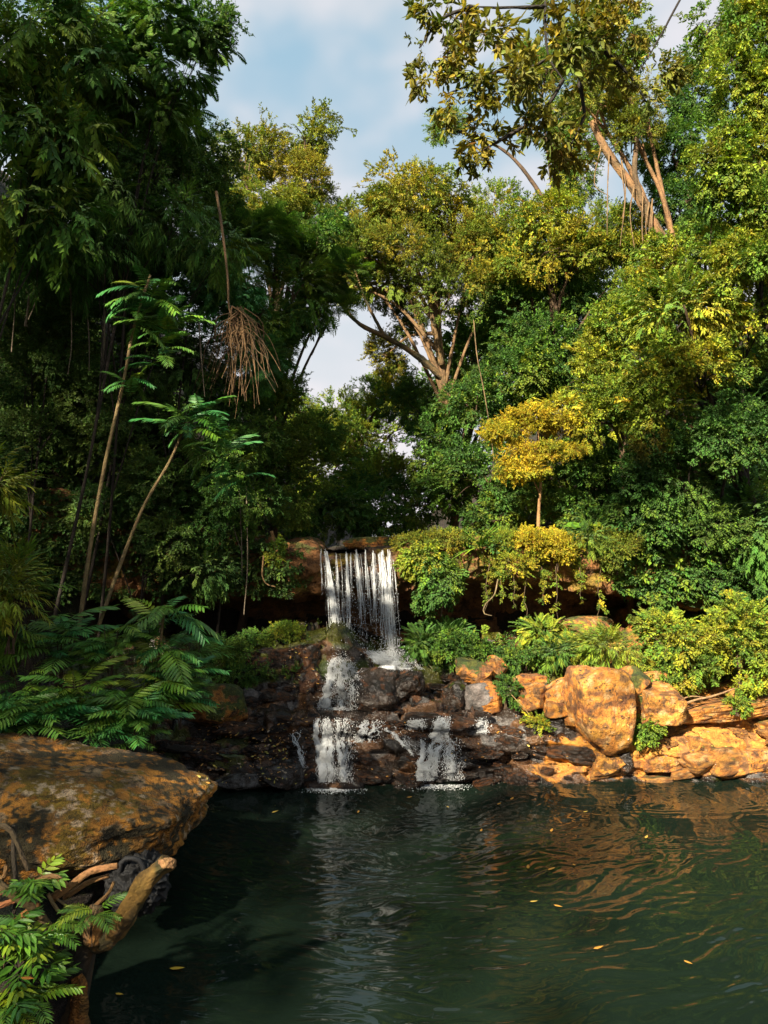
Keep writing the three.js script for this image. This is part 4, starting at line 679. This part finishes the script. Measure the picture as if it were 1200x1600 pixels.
tree('hillside_tree', 'shaded tree between the top left corner and the two pointed crowns', { seed: 157, base: [150, 13.6], trunk: 0.03, bark: BARK.dark, size: 0.75, n: 230, pal: 'green', spray: 'small', lobes: [[150, 180, 12, 80, 70], [240, 230, 12.2, 70, 56], [300, 200, 12.4, 50, 50], [90, 260, 11.6, 80, 70], [170, 350, 12, 80, 70], [260, 400, 12.6, 66, 56], [330, 320, 12.8, 50, 50]] });
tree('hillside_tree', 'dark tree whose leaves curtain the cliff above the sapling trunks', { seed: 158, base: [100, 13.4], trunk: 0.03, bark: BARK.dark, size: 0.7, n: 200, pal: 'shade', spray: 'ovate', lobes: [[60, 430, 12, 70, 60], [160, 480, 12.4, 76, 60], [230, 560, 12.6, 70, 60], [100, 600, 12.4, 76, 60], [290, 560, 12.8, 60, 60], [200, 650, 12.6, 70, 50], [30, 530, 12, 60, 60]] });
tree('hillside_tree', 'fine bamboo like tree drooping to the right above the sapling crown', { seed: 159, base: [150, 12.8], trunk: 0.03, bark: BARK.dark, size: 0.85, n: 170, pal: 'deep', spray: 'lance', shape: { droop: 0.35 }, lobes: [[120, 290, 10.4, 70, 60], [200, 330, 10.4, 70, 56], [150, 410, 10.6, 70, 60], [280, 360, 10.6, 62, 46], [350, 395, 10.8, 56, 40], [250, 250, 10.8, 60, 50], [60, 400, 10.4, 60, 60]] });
// outside the frame, left of and behind the camera: the trees whose shade falls on the left bank and the pool
for (const [label, bx, bz, lobes, seed] of [
  ['broad tree behind the camera on the left that shades the pool', -8.5, 2.5, [[-8, 6, 2, 2.6, 2.2, 2.4], [-6.4, 8, 3.4, 2.2, 2, 2.2], [-10.5, 8.5, 1.5, 2.6, 2.2, 2.4], [-8, 10, 3, 2.4, 1.8, 2.2]], 160],
  ['broad tree beyond the left edge that shades the left bank', -9, -3.5, [[-8, 5.2, -4, 2.2, 2.2, 2.2], [-9.5, 7.6, -3, 2.4, 2.2, 2.4], [-7.4, 8.6, -2, 1.7, 1.8, 2], [-10, 10, -5, 2.4, 2, 2.4], [-7.5, 11.5, -4, 2, 1.8, 2], [-9, 13, -2, 2.4, 2, 2.4], [-6.2, 10.4, -6, 1.4, 1.3, 1.5]], 161]]) {
  const foot = V(bx, groundY(bx, bz) - 0.1, bz), t = thing('shade_tree', label, 'tree', foot), r = rng(seed), mid = V(bx, 7, bz);
  part(t, 'trunk', limb(local([foot, foot.clone().lerp(mid, 0.5).add(V(0.2, 0, 0.1)), mid], foot), 0.22, 0.1, { color: BARK.brown }), M.bark);
  const places = []; for (const [x, y, z, rx, ry, rz] of lobes) { const e = V(x, y, z); part(t, 'limb', limb(local([foot.clone().lerp(mid, 0.6), e.clone().lerp(mid, 0.4).add(V(0, 0.3, 0)), e], foot), 0.1, 0.03, { color: BARK.brown, sides: 6 }), M.bark); places.push(...lobePlaces(r, [e.clone().sub(foot), rx, ry, rz], (seed === 161 ? 52 : 34) * rx * ry, 1.3, { clumps: 12 })); }
  scatter(t, 'crown', 'ovate', places, PAL.green, M.leaf, seed);
}

// ---------------------------------------------------------------- saplings with crowns of compound leaves
function sapling(label, path, r0, crowns, pal) {
  const P = path.map((p) => at(...p)), foot = P[0], t = thing('sapling', label, 'sapling', foot, 'slender saplings'), r = rng(path[0][0] + 5), lp = local(P, foot);
  part(t, 'trunk', limb(lp, r0, r0 * 0.6, { color: [0.24, 0.17, 0.075], knob: 0.1, sides: 8, seed: 4 }), M.bark);
  for (const [px, py, d, n, s] of crowns) { const c = at(px, py, d).sub(foot); for (let k = 0; k < n; k++) { const a = k * 2.399 + r(); frond(t, FROND, r, c.clone().add(V(gauss(r) * 0.05, -r() * 0.25, gauss(r) * 0.05)), V(Math.cos(a), -0.5 + r() * 1.4, Math.sin(a) * 0.8 + 0.2), s * (0.6 + r() * 0.6), k % 4 ? pal : 'green'); } }
  return t;
}
sapling('taller slender sapling with straight tan trunk, leaning right', [[122, 990, 9.5], [140, 860, 9.5], [165, 720, 9.5], [192, 600, 9.5], [212, 500, 9.5], [235, 430, 9.5]], 0.028, [[235, 440, 9.5, 16, 0.66], [262, 490, 9.5, 14, 0.6], [215, 480, 9.4, 10, 0.52], [250, 540, 9.5, 10, 0.5], [205, 590, 9.5, 7, 0.4]], 'teal');
sapling('shorter curved sapling with umbrella of large leaves', [[150, 990, 9.3], [185, 890, 9.3], [225, 790, 9.3], [268, 715, 9.3], [290, 660, 9.3]], 0.025, [[292, 652, 9.3, 18, 0.64], [345, 690, 9.2, 12, 0.55], [315, 630, 9.3, 10, 0.5], [370, 730, 9.4, 10, 0.5]], 'teal');
sapling('young sapling with dark fronds among the left bank bushes', [[240, 1120, 9], [250, 1010, 9], [258, 945, 9]], 0.022, [[258, 945, 9, 14, 0.62], [262, 1000, 9, 12, 0.66]], 'teal');

// ---------------------------------------------------------------- left bank thicket
const frontRow = [[0, 1170, 7.9], [40, 1130, 8.4], [60, 1190, 8.0], [120, 1150, 8.3], [140, 1200, 8], [200, 1160, 8.4], [210, 1190, 8.2]], rearRow = [[20, 1040, 8.6], [90, 1060, 8.9], [170, 1070, 8.9], [230, 1060, 9.3], [240, 1150, 8.8], [280, 1120, 9.2], [300, 1070, 9.8]];
[...frontRow, ...rearRow].forEach(([px, py, d], k) => fernBush(NTH[k % 7] + (k < 7 ? ' glossy leaved bush from the left, just behind the broad mossy slab' : ' glossy leaved bush from the left in the rear row of the left thicket'), 'thicket on the left bank', px, py, d, 26, 0.52 + (k % 3) * 0.07, { geos: k % 3 === 1 ? FROND_L : FROND, pal: ['teal', 'deep', 'teal', 'green'][k % 4], stems: 5, height: 0.6 }));
shrub('bright green leafy shrub at the left edge beside the thicket', null, 15, 1010, 8.2, 120, 130, { pal: 'fresh', size: 0.5, spray: 'lance', n: 300 });
shrub('sprig of bright narrow leaves at the left edge by the saplings', null, -18, 820, 8, 60, 110, { pal: 'fresh', size: 0.55, spray: 'lance', n: 240 });

// ---------------------------------------------------------------- slope and ledge plants
const slopeG = 'low plants on the slope under the cave';
for (const [px, py, d, w, h, pal, sp, label] of [[350, 1040, 12.4, 66, 34, 'deep', 'small', 'dark low plant left on the slope beside the thicket fronds'], [400, 1026, 12.6, 60, 28, 'green', 'small', 'green low plant under the left cave opening'], [445, 1004, 12.7, 56, 22, 'fresh', 'small', 'bright low plant on the mossy shoulder left of the falls'], [375, 1066, 12.2, 66, 30, 'green', 'small', 'green low plant just above the green mossy boulder']]) shrub(label, slopeG + ' left', px, py, d, w, h, { pal, spray: sp, size: 0.38, n: 260, clumps: 12 });
for (const [px, py, d, w, h, pal, sp, label] of [[660, 1022, 12.5, 56, 30, 'deep', 'pinnate', 'dark feathery plant on the slope next to the foot of the falls'], [705, 1032, 12.3, 76, 34, 'green', 'ovate', 'broad green plant on the slope above the mossy olive rock'], [745, 1034, 12.3, 66, 30, 'green', 'ovate', 'green plant on the slope above the leaning orange slab'], [690, 1006, 12.7, 80, 24, 'deep', 'pinnate', 'dark feathery plant at the mouth of the right cave'], [790, 1052, 12.2, 46, 28, 'green', 'small', 'small green plant behind the leaning orange slab'], [820, 1048, 12.2, 56, 34, 'green', 'ovate', 'green plant behind the flat bright topped rock'], [865, 1042, 12.2, 76, 36, 'green', 'lance', 'narrow leaved plant behind the orange rock left of the tall boulder'], [850, 1004, 12.5, 60, 30, 'fresh', 'pinnate', 'light feathery plant below the long hanging vine'], [900, 1042, 12.1, 56, 36, 'fresh', 'lance', 'light narrow leaved plant behind the tall boulder']]) shrub(label, slopeG + ' right', px, py, d, w, h, { pal, spray: sp, size: 0.4, n: 250, clumps: 12 });
shrub('leafy sprig growing between the rocks in the row', null, 790, 1112, 11.4, 30, 56, { pal: 'green', size: 0.26, stems: 3, n: 90 });
shrub('golden feathery fern clump behind the tall orange boulder', null, 950, 1050, 11.9, 80, 60, { pal: 'yellow', spray: 'lance', size: 0.42, n: 220, clumps: 12 });
shrub('bright green shrub above the right bank rocks', null, 1045, 1022, 11.9, 90, 56, { pal: 'fresh', size: 0.48, spray: 'ovate', n: 240, clumps: 12 });
shrub('large yellow green shrub at the right edge above the rocks', null, 1155, 1066, 11.65, 120, 110, { pal: 'yellow', size: 0.42, spray: 'ovate', n: 260, clumps: 16 });
shrub('sunlit yellow shrub left of the large one on the right bank', null, 1085, 1064, 11.7, 60, 40, { pal: 'yellow', size: 0.42, spray: 'ovate' });
shrub('low yellow plant just behind the angular boulder', null, 1040, 1075, 11.7, 70, 44, { pal: 'yellow', size: 0.4, spray: 'ovate', n: 260 });
shrub('small green tuft growing beside the foot of the tall boulder', null, 1003, 1158, 11.0, 34, 30, { pal: 'fresh', size: 0.35, spray: 'ovate' });
shrub('tiny green plant in a crack of the right bank rocks', null, 1150, 1110, 11.3, 22, 18, { pal: 'fresh', size: 0.3 });
shrub('wilted yellow sprig lying on the shelf rocks', null, 846, 1146, 11.0, 36, 22, { pal: 'yellow', size: 0.3, n: 160 });
const ledgeG = 'plants growing on the ledge right of the falls';
for (const [px, py, d, w, h, pal, sp, label] of [[650, 858, 13, 60, 20, 'olive', 'small', 'low olive clump on the ledge nearest the crest of the falls'], [705, 856, 13, 80, 22, 'olive', 'small', 'low olive clump on the ledge left of the strap leaved rosette'], [785, 858, 12.95, 60, 26, 'yellow', 'small', 'yellow clump on the ledge right of the strap leaved rosette'], [830, 866, 12.85, 70, 36, 'gold', 'small', 'golden clump on the ledge at the foot of the yellow topped tree'], [872, 884, 12.75, 56, 46, 'gold', 'small', 'tallest golden clump on the ledge right of the yellow topped tree'], [915, 874, 12.75, 70, 50, 'green', 'lance', 'green narrow leaved clump on the ledge beside the golden one'], [962, 890, 12.65, 70, 54, 'olive', 'small', 'olive clump at the right end of the ledge'], [800, 898, 12.75, 60, 30, 'yellow', 'small', 'yellow clump draped on the ledge face below the golden one']]) shrub(label, ledgeG, px, py, d, w, h, { pal, spray: sp, size: 0.36, n: 210, stems: 2, clumps: 14 });
shrub('bright green leafy plant spilling over the ledge beside the falls', null, 662, 905, 12.62, 56, 56, { pal: 'fresh', size: 0.5, spray: 'ovate', droop: 0.35 });
shrub('pale leafed plant hanging below the ledge beside the falls', null, 690, 955, 12.55, 62, 66, { pal: 'green', size: 0.48, spray: 'ovate', droop: 0.45, n: 250 });
{ // rosette of strap leaves on the ledge
  const foot = at(750, 858, 12.75), t = thing('strap_leaved_plant', 'rosette of long strap leaves on the ledge edge', 'plant', foot), r = rng(71);
  for (let k = 0; k < 24; k++) { const a = k * 2.4, s = new Leaves(), e = 0.2 + r() * 0.9, dir = V(Math.cos(a) * (1.2 - e), e, Math.sin(a) * (1.2 - e)).normalize(); s.leaf(V(0, 0, 0), dir, V(-dir.x, 1, -dir.z + 0.01).normalize(), 0.38 + r() * 0.16, 0.045, [1, 1, 1], 0.2, 0.5 + r() * 0.5, true); part(t, 'leaf', s.build(), frondMat('green', k % 3)); }
}
{ // one big pale leaf plant near the yellow tree
  const foot = at(918, 830, 12.9), t = thing('broad_leaved_plant', 'plant with a few very broad pale green leaves by the yellow tree', 'plant', foot), r = rng(72);
  for (let k = 0; k < 5; k++) { const a = k * 1.4, s = new Leaves(); s.twig(V(0, -0.25, 0), V(Math.cos(a) * 0.1, 0.1, Math.sin(a) * 0.1), 0.01, [1, 1, 1]); s.leaf(V(Math.cos(a) * 0.1, 0.1, Math.sin(a) * 0.1), V(Math.cos(a), 0.2, Math.sin(a)).normalize(), V(0, 1, 0.5).normalize(), 0.32, 0.26, [1, 1, 1], 0.12, 0.3, true); part(t, 'leaf', s.build(), frondMat('fresh', k % 3)); }
}

// ---------------------------------------------------------------- vines and hanging roots
const vg = 'vines hanging from the right ledge';
[[700, 900, 940, 10], [765, 900, 955, -8], [790, 905, 928, -12], [800, 905, 950, 6], [826, 905, 985, -10], [846, 905, 945, 8], [868, 905, 968, 4], [905, 905, 940, 6], [940, 900, 966, -8]].forEach(([x, y0, y1, dx], k) => vine(NTH[k] + ' leafy vine from the falls among those hanging over the right cave', vg, [[x, y0 - 20, 12.7], [x + dx * 0.7, (y0 + y1) / 2 - 6, 12.62], [x + dx * 0.2, (y0 + y1) / 2 + 8, 12.6], [x + dx, y1, 12.58]], { seed: x, r: 0.006, leaves: 8 + (k * 7) % 13, size: 0.24 + (k % 3) * 0.05, pal: k < 4 ? 'olive' : 'yellow', spray: k % 2 ? 'small' : 'ovate' }));
const lg = 'bare lianas on the left hillside';
[[22, 390, 550, -4, 10.8], [45, 420, 510, -6, 10.8], [58, 440, 500, -14, 10.7], [110, 500, 585, -4, 11], [135, 520, 580, 4, 11], [160, 430, 592, 0, 11], [310, 560, 620, 10, 11.5], [355, 800, 860, 22, 12.4], [372, 790, 900, 6, 12.4], [385, 820, 960, -4, 12.4]].forEach(([x, y0, y1, dx, d], k) => vine(NTH[k] + ' bare pale liana from the left on the left hillside', lg, [[x, y0 - 60, d], [x + dx * 0.4 + 3, (y0 + y1) / 2, d], [x + dx, y1, d]], { seed: x + 1, r: x === 160 || x === 45 ? 0.026 : 0.012, color: [0.2, 0.16, 0.11] }));
vine('long tan liana dangling in a loop right of the central tree', null, [[740, 500, 15.4], [746, 560, 14.6], [754, 600, 14.3], [764, 660, 14.1], [771, 730, 14], [764, 755, 14], [756, 742, 14]], { r: 0.01, color: [0.2, 0.13, 0.06] });
vine('curled bare vine under the ledge right of the falls', null, [[778, 905, 12.6], [772, 930, 12.55], [758, 945, 12.5], [756, 958, 12.5], [768, 962, 12.5]], { r: 0.014, color: [0.22, 0.16, 0.08] });
vine('orange root reaching down the ledge left of the falls', null, [[424, 830, 12.75], [432, 860, 12.7], [446, 892, 12.68], [452, 908, 12.68]], { r: 0.035, color: [0.32, 0.17, 0.06], leaves: 8, size: 0.3 });
vine('bent pale root on the ledge face left of the falls', null, [[412, 868, 12.6], [410, 900, 12.6], [416, 912, 12.6], [430, 917, 12.6]], { r: 0.016, color: [0.34, 0.2, 0.09] });
shrub('ivy tuft clinging to the orange root on the left ledge', null, 428, 885, 12.7, 22, 40, { pal: 'fresh', size: 0.25, stems: 1, n: 180 });
{ // hanging bundle of dead twigs
  const top = at(357, 462, 9.9), t = thing('dead_branch', 'hanging bundle of dead orange brown twigs on the left', 'dead branch', top), r = rng(33);
  part(t, 'main_stem', limb(local([at(338, 300, 10.3), at(350, 380, 10), at(356, 440, 9.9), at(358, 480, 9.9), at(366, 505, 9.9), at(380, 530, 9.9)], top), 0.02, 0.011, { color: [0.22, 0.13, 0.06] }), M.bark);
  for (let k = 0; k < 90; k++) { const s = at(358 + r() * 24, 478 + r() * 50, 9.9), a = (r() - 0.42) * 1.9 + gauss(r) * 0.25, L = 35 + r() * 125, e = at(364 + Math.sin(a) * L * 0.62, 500 + Math.cos(a) * L, 9.9 + gauss(r) * 0.3); part(t, 'twig', limb(local([s, s.clone().lerp(e, 0.3).add(V(Math.sin(a) * 0.14 + gauss(r) * 0.05, 0.06, gauss(r) * 0.1)), s.clone().lerp(e, 0.65).add(V(Math.sin(a) * 0.08 + gauss(r) * 0.07, gauss(r) * 0.06, gauss(r) * 0.1)), e.clone().add(V(gauss(r) * 0.05, 0, 0))], top), 0.0065, 0.0025, { sides: 4, seg: 9, knob: 0.4, color: k % 3 ? [0.26, 0.15, 0.065] : [0.15, 0.09, 0.04] }), M.bark); }
}
{ // fallen branch on the right bank
  const o = at(1100, 1092, 11.35), t = thing('fallen_branch', 'pale bare branch lying on the right bank rocks', 'branch', o);
  part(t, 'stem', limb(local([at(1062, 1103, 11.25), at(1085, 1094, 11.3), at(1112, 1088, 11.35), at(1148, 1076, 11.45)], o), 0.018, 0.012, { color: [0.34, 0.2, 0.1] }), M.bark);
  part(t, 'side_twig', limb(local([at(1062, 1094, 11.3), at(1080, 1088, 11.3), at(1102, 1090, 11.33)], o), 0.012, 0.008, { color: [0.34, 0.2, 0.1], sides: 6 }), M.bark);
}
{ const o = at(812, 1118, 11.2), t = thing('fallen_branch', 'thin straight twig leaning on the rocks in the row', 'branch', o); part(t, 'stem', limb(local([at(796, 1082, 11.3), at(820, 1108, 11.15), at(842, 1136, 11.0)], o), 0.008, 0.005, { color: [0.36, 0.25, 0.1], sides: 5 }), M.bark); }

// ---------------------------------------------------------------- foreground: mossy driftwood stump, roots and plants at the lower left
{
  const d = 5.0, o = at(118, 1600, d), A = (px, py, dd = d) => at(px, py, dd), orange = [0.36, 0.165, 0.04], mossy = [0.12, 0.1, 0.018];
  const t = thing('driftwood_stump', 'mossy driftwood stump with a forked arm reaching over the pool', 'driftwood', o);
  part(t, 'trunk', limb(local([A(112, 1680), A(108, 1600), A(120, 1520), A(132, 1470), A(140, 1440)], o), 0.135, 0.075, { color: [0.03, 0.024, 0.016], alt: [0.10, 0.055, 0.018], seed: 3, sides: 12, knob: 0.25 }), M.bark);
  part(t, 'arm', limb(local([A(140, 1462), A(160, 1468, 4.95), A(185, 1448, 4.9), A(210, 1405, 4.9), A(240, 1365, 4.9), A(262, 1345, 4.9)], o), 0.068, 0.046, { color: [0.22, 0.12, 0.025], alt: [0.06, 0.05, 0.014], seed: 6, sides: 14, seg: 46, knob: 0.38 }), M.bark);
  const knob = part(t, 'arm_end', stone(66, { size: [0.052, 0.047, 0.044], detail: 8, rough: 0.08 }, () => [0.36, 0.19, 0.08], 2), M.bark); knob.position.copy(A(261, 1349, 4.88).sub(o));
  part(t, 'broken_stub', limb(local([A(146, 1470, 4.92), A(148, 1438, 4.92), A(148, 1416, 4.92)], o), 0.07, 0.035, { color: [0.3, 0.19, 0.09], alt: orange, sides: 10, knob: 0.3 }), M.bark);
  const moss = part(t, 'moss_sleeve', limb(local([A(120, 1640, 4.86), A(122, 1590, 4.86), A(126, 1545, 4.86), A(120, 1525, 4.88)], o), 0.062, 0.03, { color: [0.38, 0.14, 0.022], alt: [0.26, 0.12, 0.02], knob: 0.5, sides: 14, seg: 40 }), M.moss); void moss;
  const roots = [[[[-20, 1372], [20, 1398], [55, 1420], [78, 1450], [100, 1470]], 0.034, [0.16, 0.105, 0.045]], [[[80, 1405], [110, 1385], [140, 1362], [184, 1353]], 0.026, [0.33, 0.16, 0.06]], [[[100, 1402], [140, 1378], [170, 1368]], 0.02, [0.26, 0.13, 0.045]], [[[60, 1378], [75, 1370], [92, 1372], [104, 1384]], 0.022, [0.3, 0.16, 0.06]], [[[-20, 1290], [12, 1293], [26, 1316], [44, 1360]], 0.02, [0.08, 0.055, 0.028]], [[[22, 1290], [22, 1340], [26, 1400], [16, 1450]], 0.018, [0.04, 0.03, 0.02]],
    [[[18, 1446], [40, 1428], [62, 1414]], 0.026, [0.36, 0.16, 0.05]], [[[-10, 1418], [20, 1408], [40, 1400]], 0.02, [0.34, 0.13, 0.05]], [[[-10, 1400], [12, 1392], [34, 1398]], 0.017, [0.36, 0.16, 0.07]], [[[75, 1396], [88, 1420], [100, 1430], [102, 1414], [90, 1405]], 0.012, [0.3, 0.2, 0.09]], [[[48, 1505], [70, 1540], [95, 1560], [118, 1576]], 0.012, [0.3, 0.22, 0.1]], [[[55, 1498], [85, 1490], [105, 1478]], 0.01, [0.22, 0.15, 0.06]], [[[150, 1415], [170, 1395], [178, 1378]], 0.014, [0.3, 0.16, 0.06]], [[[121, 1440], [112, 1460], [104, 1475]], 0.01, [0.28, 0.2, 0.09]], [[[-10, 1372], [6, 1372], [10, 1352]], 0.018, [0.24, 0.13, 0.05]]];
  roots.forEach(([pts, rad, col], k) => part(t, 'root', limb(local(pts.map(([x, y]) => A(x, y, 5.0 + (k % 3) * 0.06 - 0.05)), o), rad, rad * 0.7, { color: col, sides: 8, knob: 0.22, seed: k }), M.bark));
  const fg = 'leafy plants round the driftwood stump';
  for (const [px, py, dd, n, s, pal, label] of [[62, 1392, 4.95, 9, 0.36, 'green', 'topmost fern between the roots and the mossy slab'], [20, 1530, 4.7, 16, 0.42, 'green', 'largest leafy plant left of the stump, above the orange dry leaf'], [60, 1480, 4.8, 12, 0.36, 'green', 'leafy plant against the left side of the stump'], [0, 1480, 4.7, 12, 0.4, 'green', 'leafy plant at the left edge under the orange roots'], [30, 1580, 4.55, 12, 0.34, 'fresh', 'light green plant low beside the foot of the stump'], [140, 1420, 4.85, 7, 0.26, 'fresh', 'small sprig on top of the broken stub'], [70, 1450, 4.9, 8, 0.32, 'deep', 'dark leafed plant under the arching roots'], [-10, 1600, 4.5, 12, 0.4, 'deep', 'leafy plant in the bottom left corner']]) fernBush(label, fg, px, py + 20, dd, n, s, { geos: s > 0.35 ? FROND_S : FROND, pal, height: 0.16, stems: 3, name: 'fern', category: 'fern' });
}
// soil and stones carrying the stump
boulder('dark earthy rock under the driftwood roots at the lower left', 30, 1560, 5.0, 190, 190, { seed: 67, paint: wetPaint(5, 0.15, 0.35), mat: M.moss, deep: 200 });

// ---------------------------------------------------------------- fallen leaves
function fallenLeaf(label, p, L, col, turn, group, name = 'floating_leaf') { const s = new Leaves(); s.leaf(V(0, 0.004, -L / 2), V(0, 0.02, 1).normalize(), V(0, 1, 0), L, L * 0.36, [1, 1, 1], -0.1, -0.06, true); const g = s.build(), c = new Float32Array(g.attributes.position.count * 3); for (let i = 0; i < c.length; i += 3) c.set(col, i); g.setAttribute('color', new THREE.BufferAttribute(c, 3)); const m = part(scene, name, g, M.satin); m.position.copy(p); m.rotation.y = turn; return tag(m, label, 'leaf', group); }
const onWater = (px, py) => { const d = EYE * FOCAL / (py - HORIZON); const p = at(px, py, d); p.y = 0.008; return p; };
fallenLeaf('yellow leaf floating on the pool right of the stump, the larger of two', onWater(277, 1497), 0.125, [0.5, 0.3, 0.02], 1.5);
fallenLeaf('small yellow leaf floating on the pool close to the stump', onWater(187, 1535), 0.075, [0.48, 0.28, 0.02], 1.2);
fallenLeaf('orange leaf caught in the plants by the stump', at(43, 1530, 4.4), 0.09, [0.45, 0.16, 0.02], 1.3, null, 'dry_leaf');
{ const r = rng(88); [[935, 1466], [872, 1404], [834, 1397], [897, 1342], [862, 1348], [752, 1290], [862, 1290], [800, 1242], [1075, 1488], [700, 1255], [825, 1345], [915, 1262], [560, 1262], [640, 1240], [430, 1262], [1010, 1300], [780, 1250]].sort((a, b) => a[0] - b[0]).forEach(([px, py], k) => fallenLeaf(NTH[k] + ' from the left of the small leaves drifting on the pool', onWater(px, py), 0.05 + r() * 0.05, r() < 0.5 ? [0.42, 0.2, 0.03] : [0.4, 0.27, 0.05], r() * 3, 'leaves drifting on the pool')); }
{ // litter on the shelf rocks
  const s = new Leaves(); s.leaf(V(0, 0, -0.5), V(0, 0.05, 1).normalize(), V(0, 1, 0), 1, 0.45, [1, 1, 1], -0.15, -0.1, true);
  const r = rng(91), list = [];
  for (const [x0, x1, y0, y1, n] of [[300, 500, 1120, 1225, 110], [395, 450, 1140, 1225, 90], [560, 720, 1115, 1215, 24], [720, 940, 1110, 1205, 50], [440, 500, 990, 1105, 50], [930, 1200, 1085, 1205, 60], [320, 380, 1105, 1160, 24]]) for (let k = 0; k < n; k++) { const p = hit(lerp(x0, x1, r()), lerp(y0, y1, r()), 0.008); if (p) list.push(p); }
  const m = new THREE.InstancedMesh(s.build(), M.satin, list.length), o = new THREE.Object3D(), c = new THREE.Color(); m.name = 'leaf_litter';
  list.forEach((p, k) => { o.position.copy(p); o.rotation.set(gauss(r) * 0.5 + 0.4, r() * 6.28, gauss(r) * 0.4); const q = 0.025 + r() * 0.035; o.scale.set(q, q, q); o.updateMatrix(); m.setMatrixAt(k, o.matrix); const w = r(); c.setRGB(...(w < 0.35 ? [0.42, 0.2, 0.03] : w < 0.65 ? [0.2, 0.09, 0.03] : w < 0.85 ? [0.34, 0.28, 0.05] : [0.3, 0.22, 0.15])); m.setColorAt(k, c); });
  scene.add(m); tag(m, 'fallen leaves scattered over the shelf rocks', 'leaf litter', null, 'stuff');
}
{ // moss cushions and seedlings on slopes and ledges
  const r = rng(92), beds = [['ground_cover', 'low green moss and seedlings left of the falls', [[330, 500, 965, 1060, 420]], 'green'], ['ground_cover', 'low green seedlings on the slope right of the falls', [[625, 900, 985, 1050, 520]], 'green'], ['ground_cover', 'sunlit creeping plants on the right bank', [[920, 1200, 985, 1078, 520]], 'yellow'], ['ground_cover', 'creeping plants draped along the right ledge', [[625, 980, 840, 905, 700]], 'olive'], ['ground_cover', 'ferns and creepers hanging on the shaded left cliff face', [[0, 400, 820, 930, 420]], 'shade']];
  for (const [name, label, boxes, pal] of beds) {
    const places = []; for (const [x0, x1, y0, y1, n] of boxes) for (let k = 0; k < n; k++) { const px = lerp(x0, x1, r()), py = lerp(y0, y1, r()); if (fbm(px * 0.02, py * 0.03, 4, 3) < -0.06) continue; const p = hit(px, py, 0); if (!p || p.z < -13.4 || hit.last !== 'bedrock' && hit.last !== 'cliff') continue; places.push([p, V(gauss(r) * 0.6, 0.5, 0.7 + gauss(r) * 0.3), V(gauss(r) * 0.3, 1, 0.3), 0.2 + r() * 0.2]); }
    const t = thing(name, label, 'ground cover'); t.userData.kind = 'stuff'; scatter(t, 'foliage', 'small', places, PAL[pal], M.leaf, 17);
  }
}

{ // undergrowth that covers the hillsides
  const r = rng(95), gm = scene.getObjectByName('ground'); gm.geometry.boundsTree = new MeshBVH(gm.geometry); gm.raycast = acceleratedRaycast; const all = [...solid, gm];
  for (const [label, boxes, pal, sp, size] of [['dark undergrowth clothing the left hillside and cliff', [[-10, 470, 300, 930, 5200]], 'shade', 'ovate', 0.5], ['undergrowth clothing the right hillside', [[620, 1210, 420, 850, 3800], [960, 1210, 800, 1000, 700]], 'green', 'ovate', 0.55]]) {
    const places = []; for (const [x0, x1, y0, y1, n] of boxes) for (let k = 0; k < n; k++) { const px = lerp(x0, x1, r()), py = lerp(y0, y1, r()); if (fbm(px * 0.012, py * 0.012, 14, 3) < -0.25) continue; caster.set(camera.position, at(px, py, 10).sub(camera.position).normalize()); const h = caster.intersectObjects(all, false)[0]; if (!h || h.point.z < -26 || (h.point.z > -10.5) || (h.point.y < 2.42 && h.point.x < 5 && h.point.x > -5)) continue; places.push([h.point, V(gauss(r) * 0.6, 0.1 + gauss(r) * 0.4, 0.9), V(gauss(r) * 0.4, 1, 0.3), size * (0.7 + r() * 0.7) * h.distance / 12]); }
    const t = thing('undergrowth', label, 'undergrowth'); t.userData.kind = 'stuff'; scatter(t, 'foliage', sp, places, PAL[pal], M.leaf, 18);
  }
}
scene.traverse((o) => { if (o.isMesh) { o.castShadow = o.receiveShadow = true; } });
renderer.render(scene, camera);
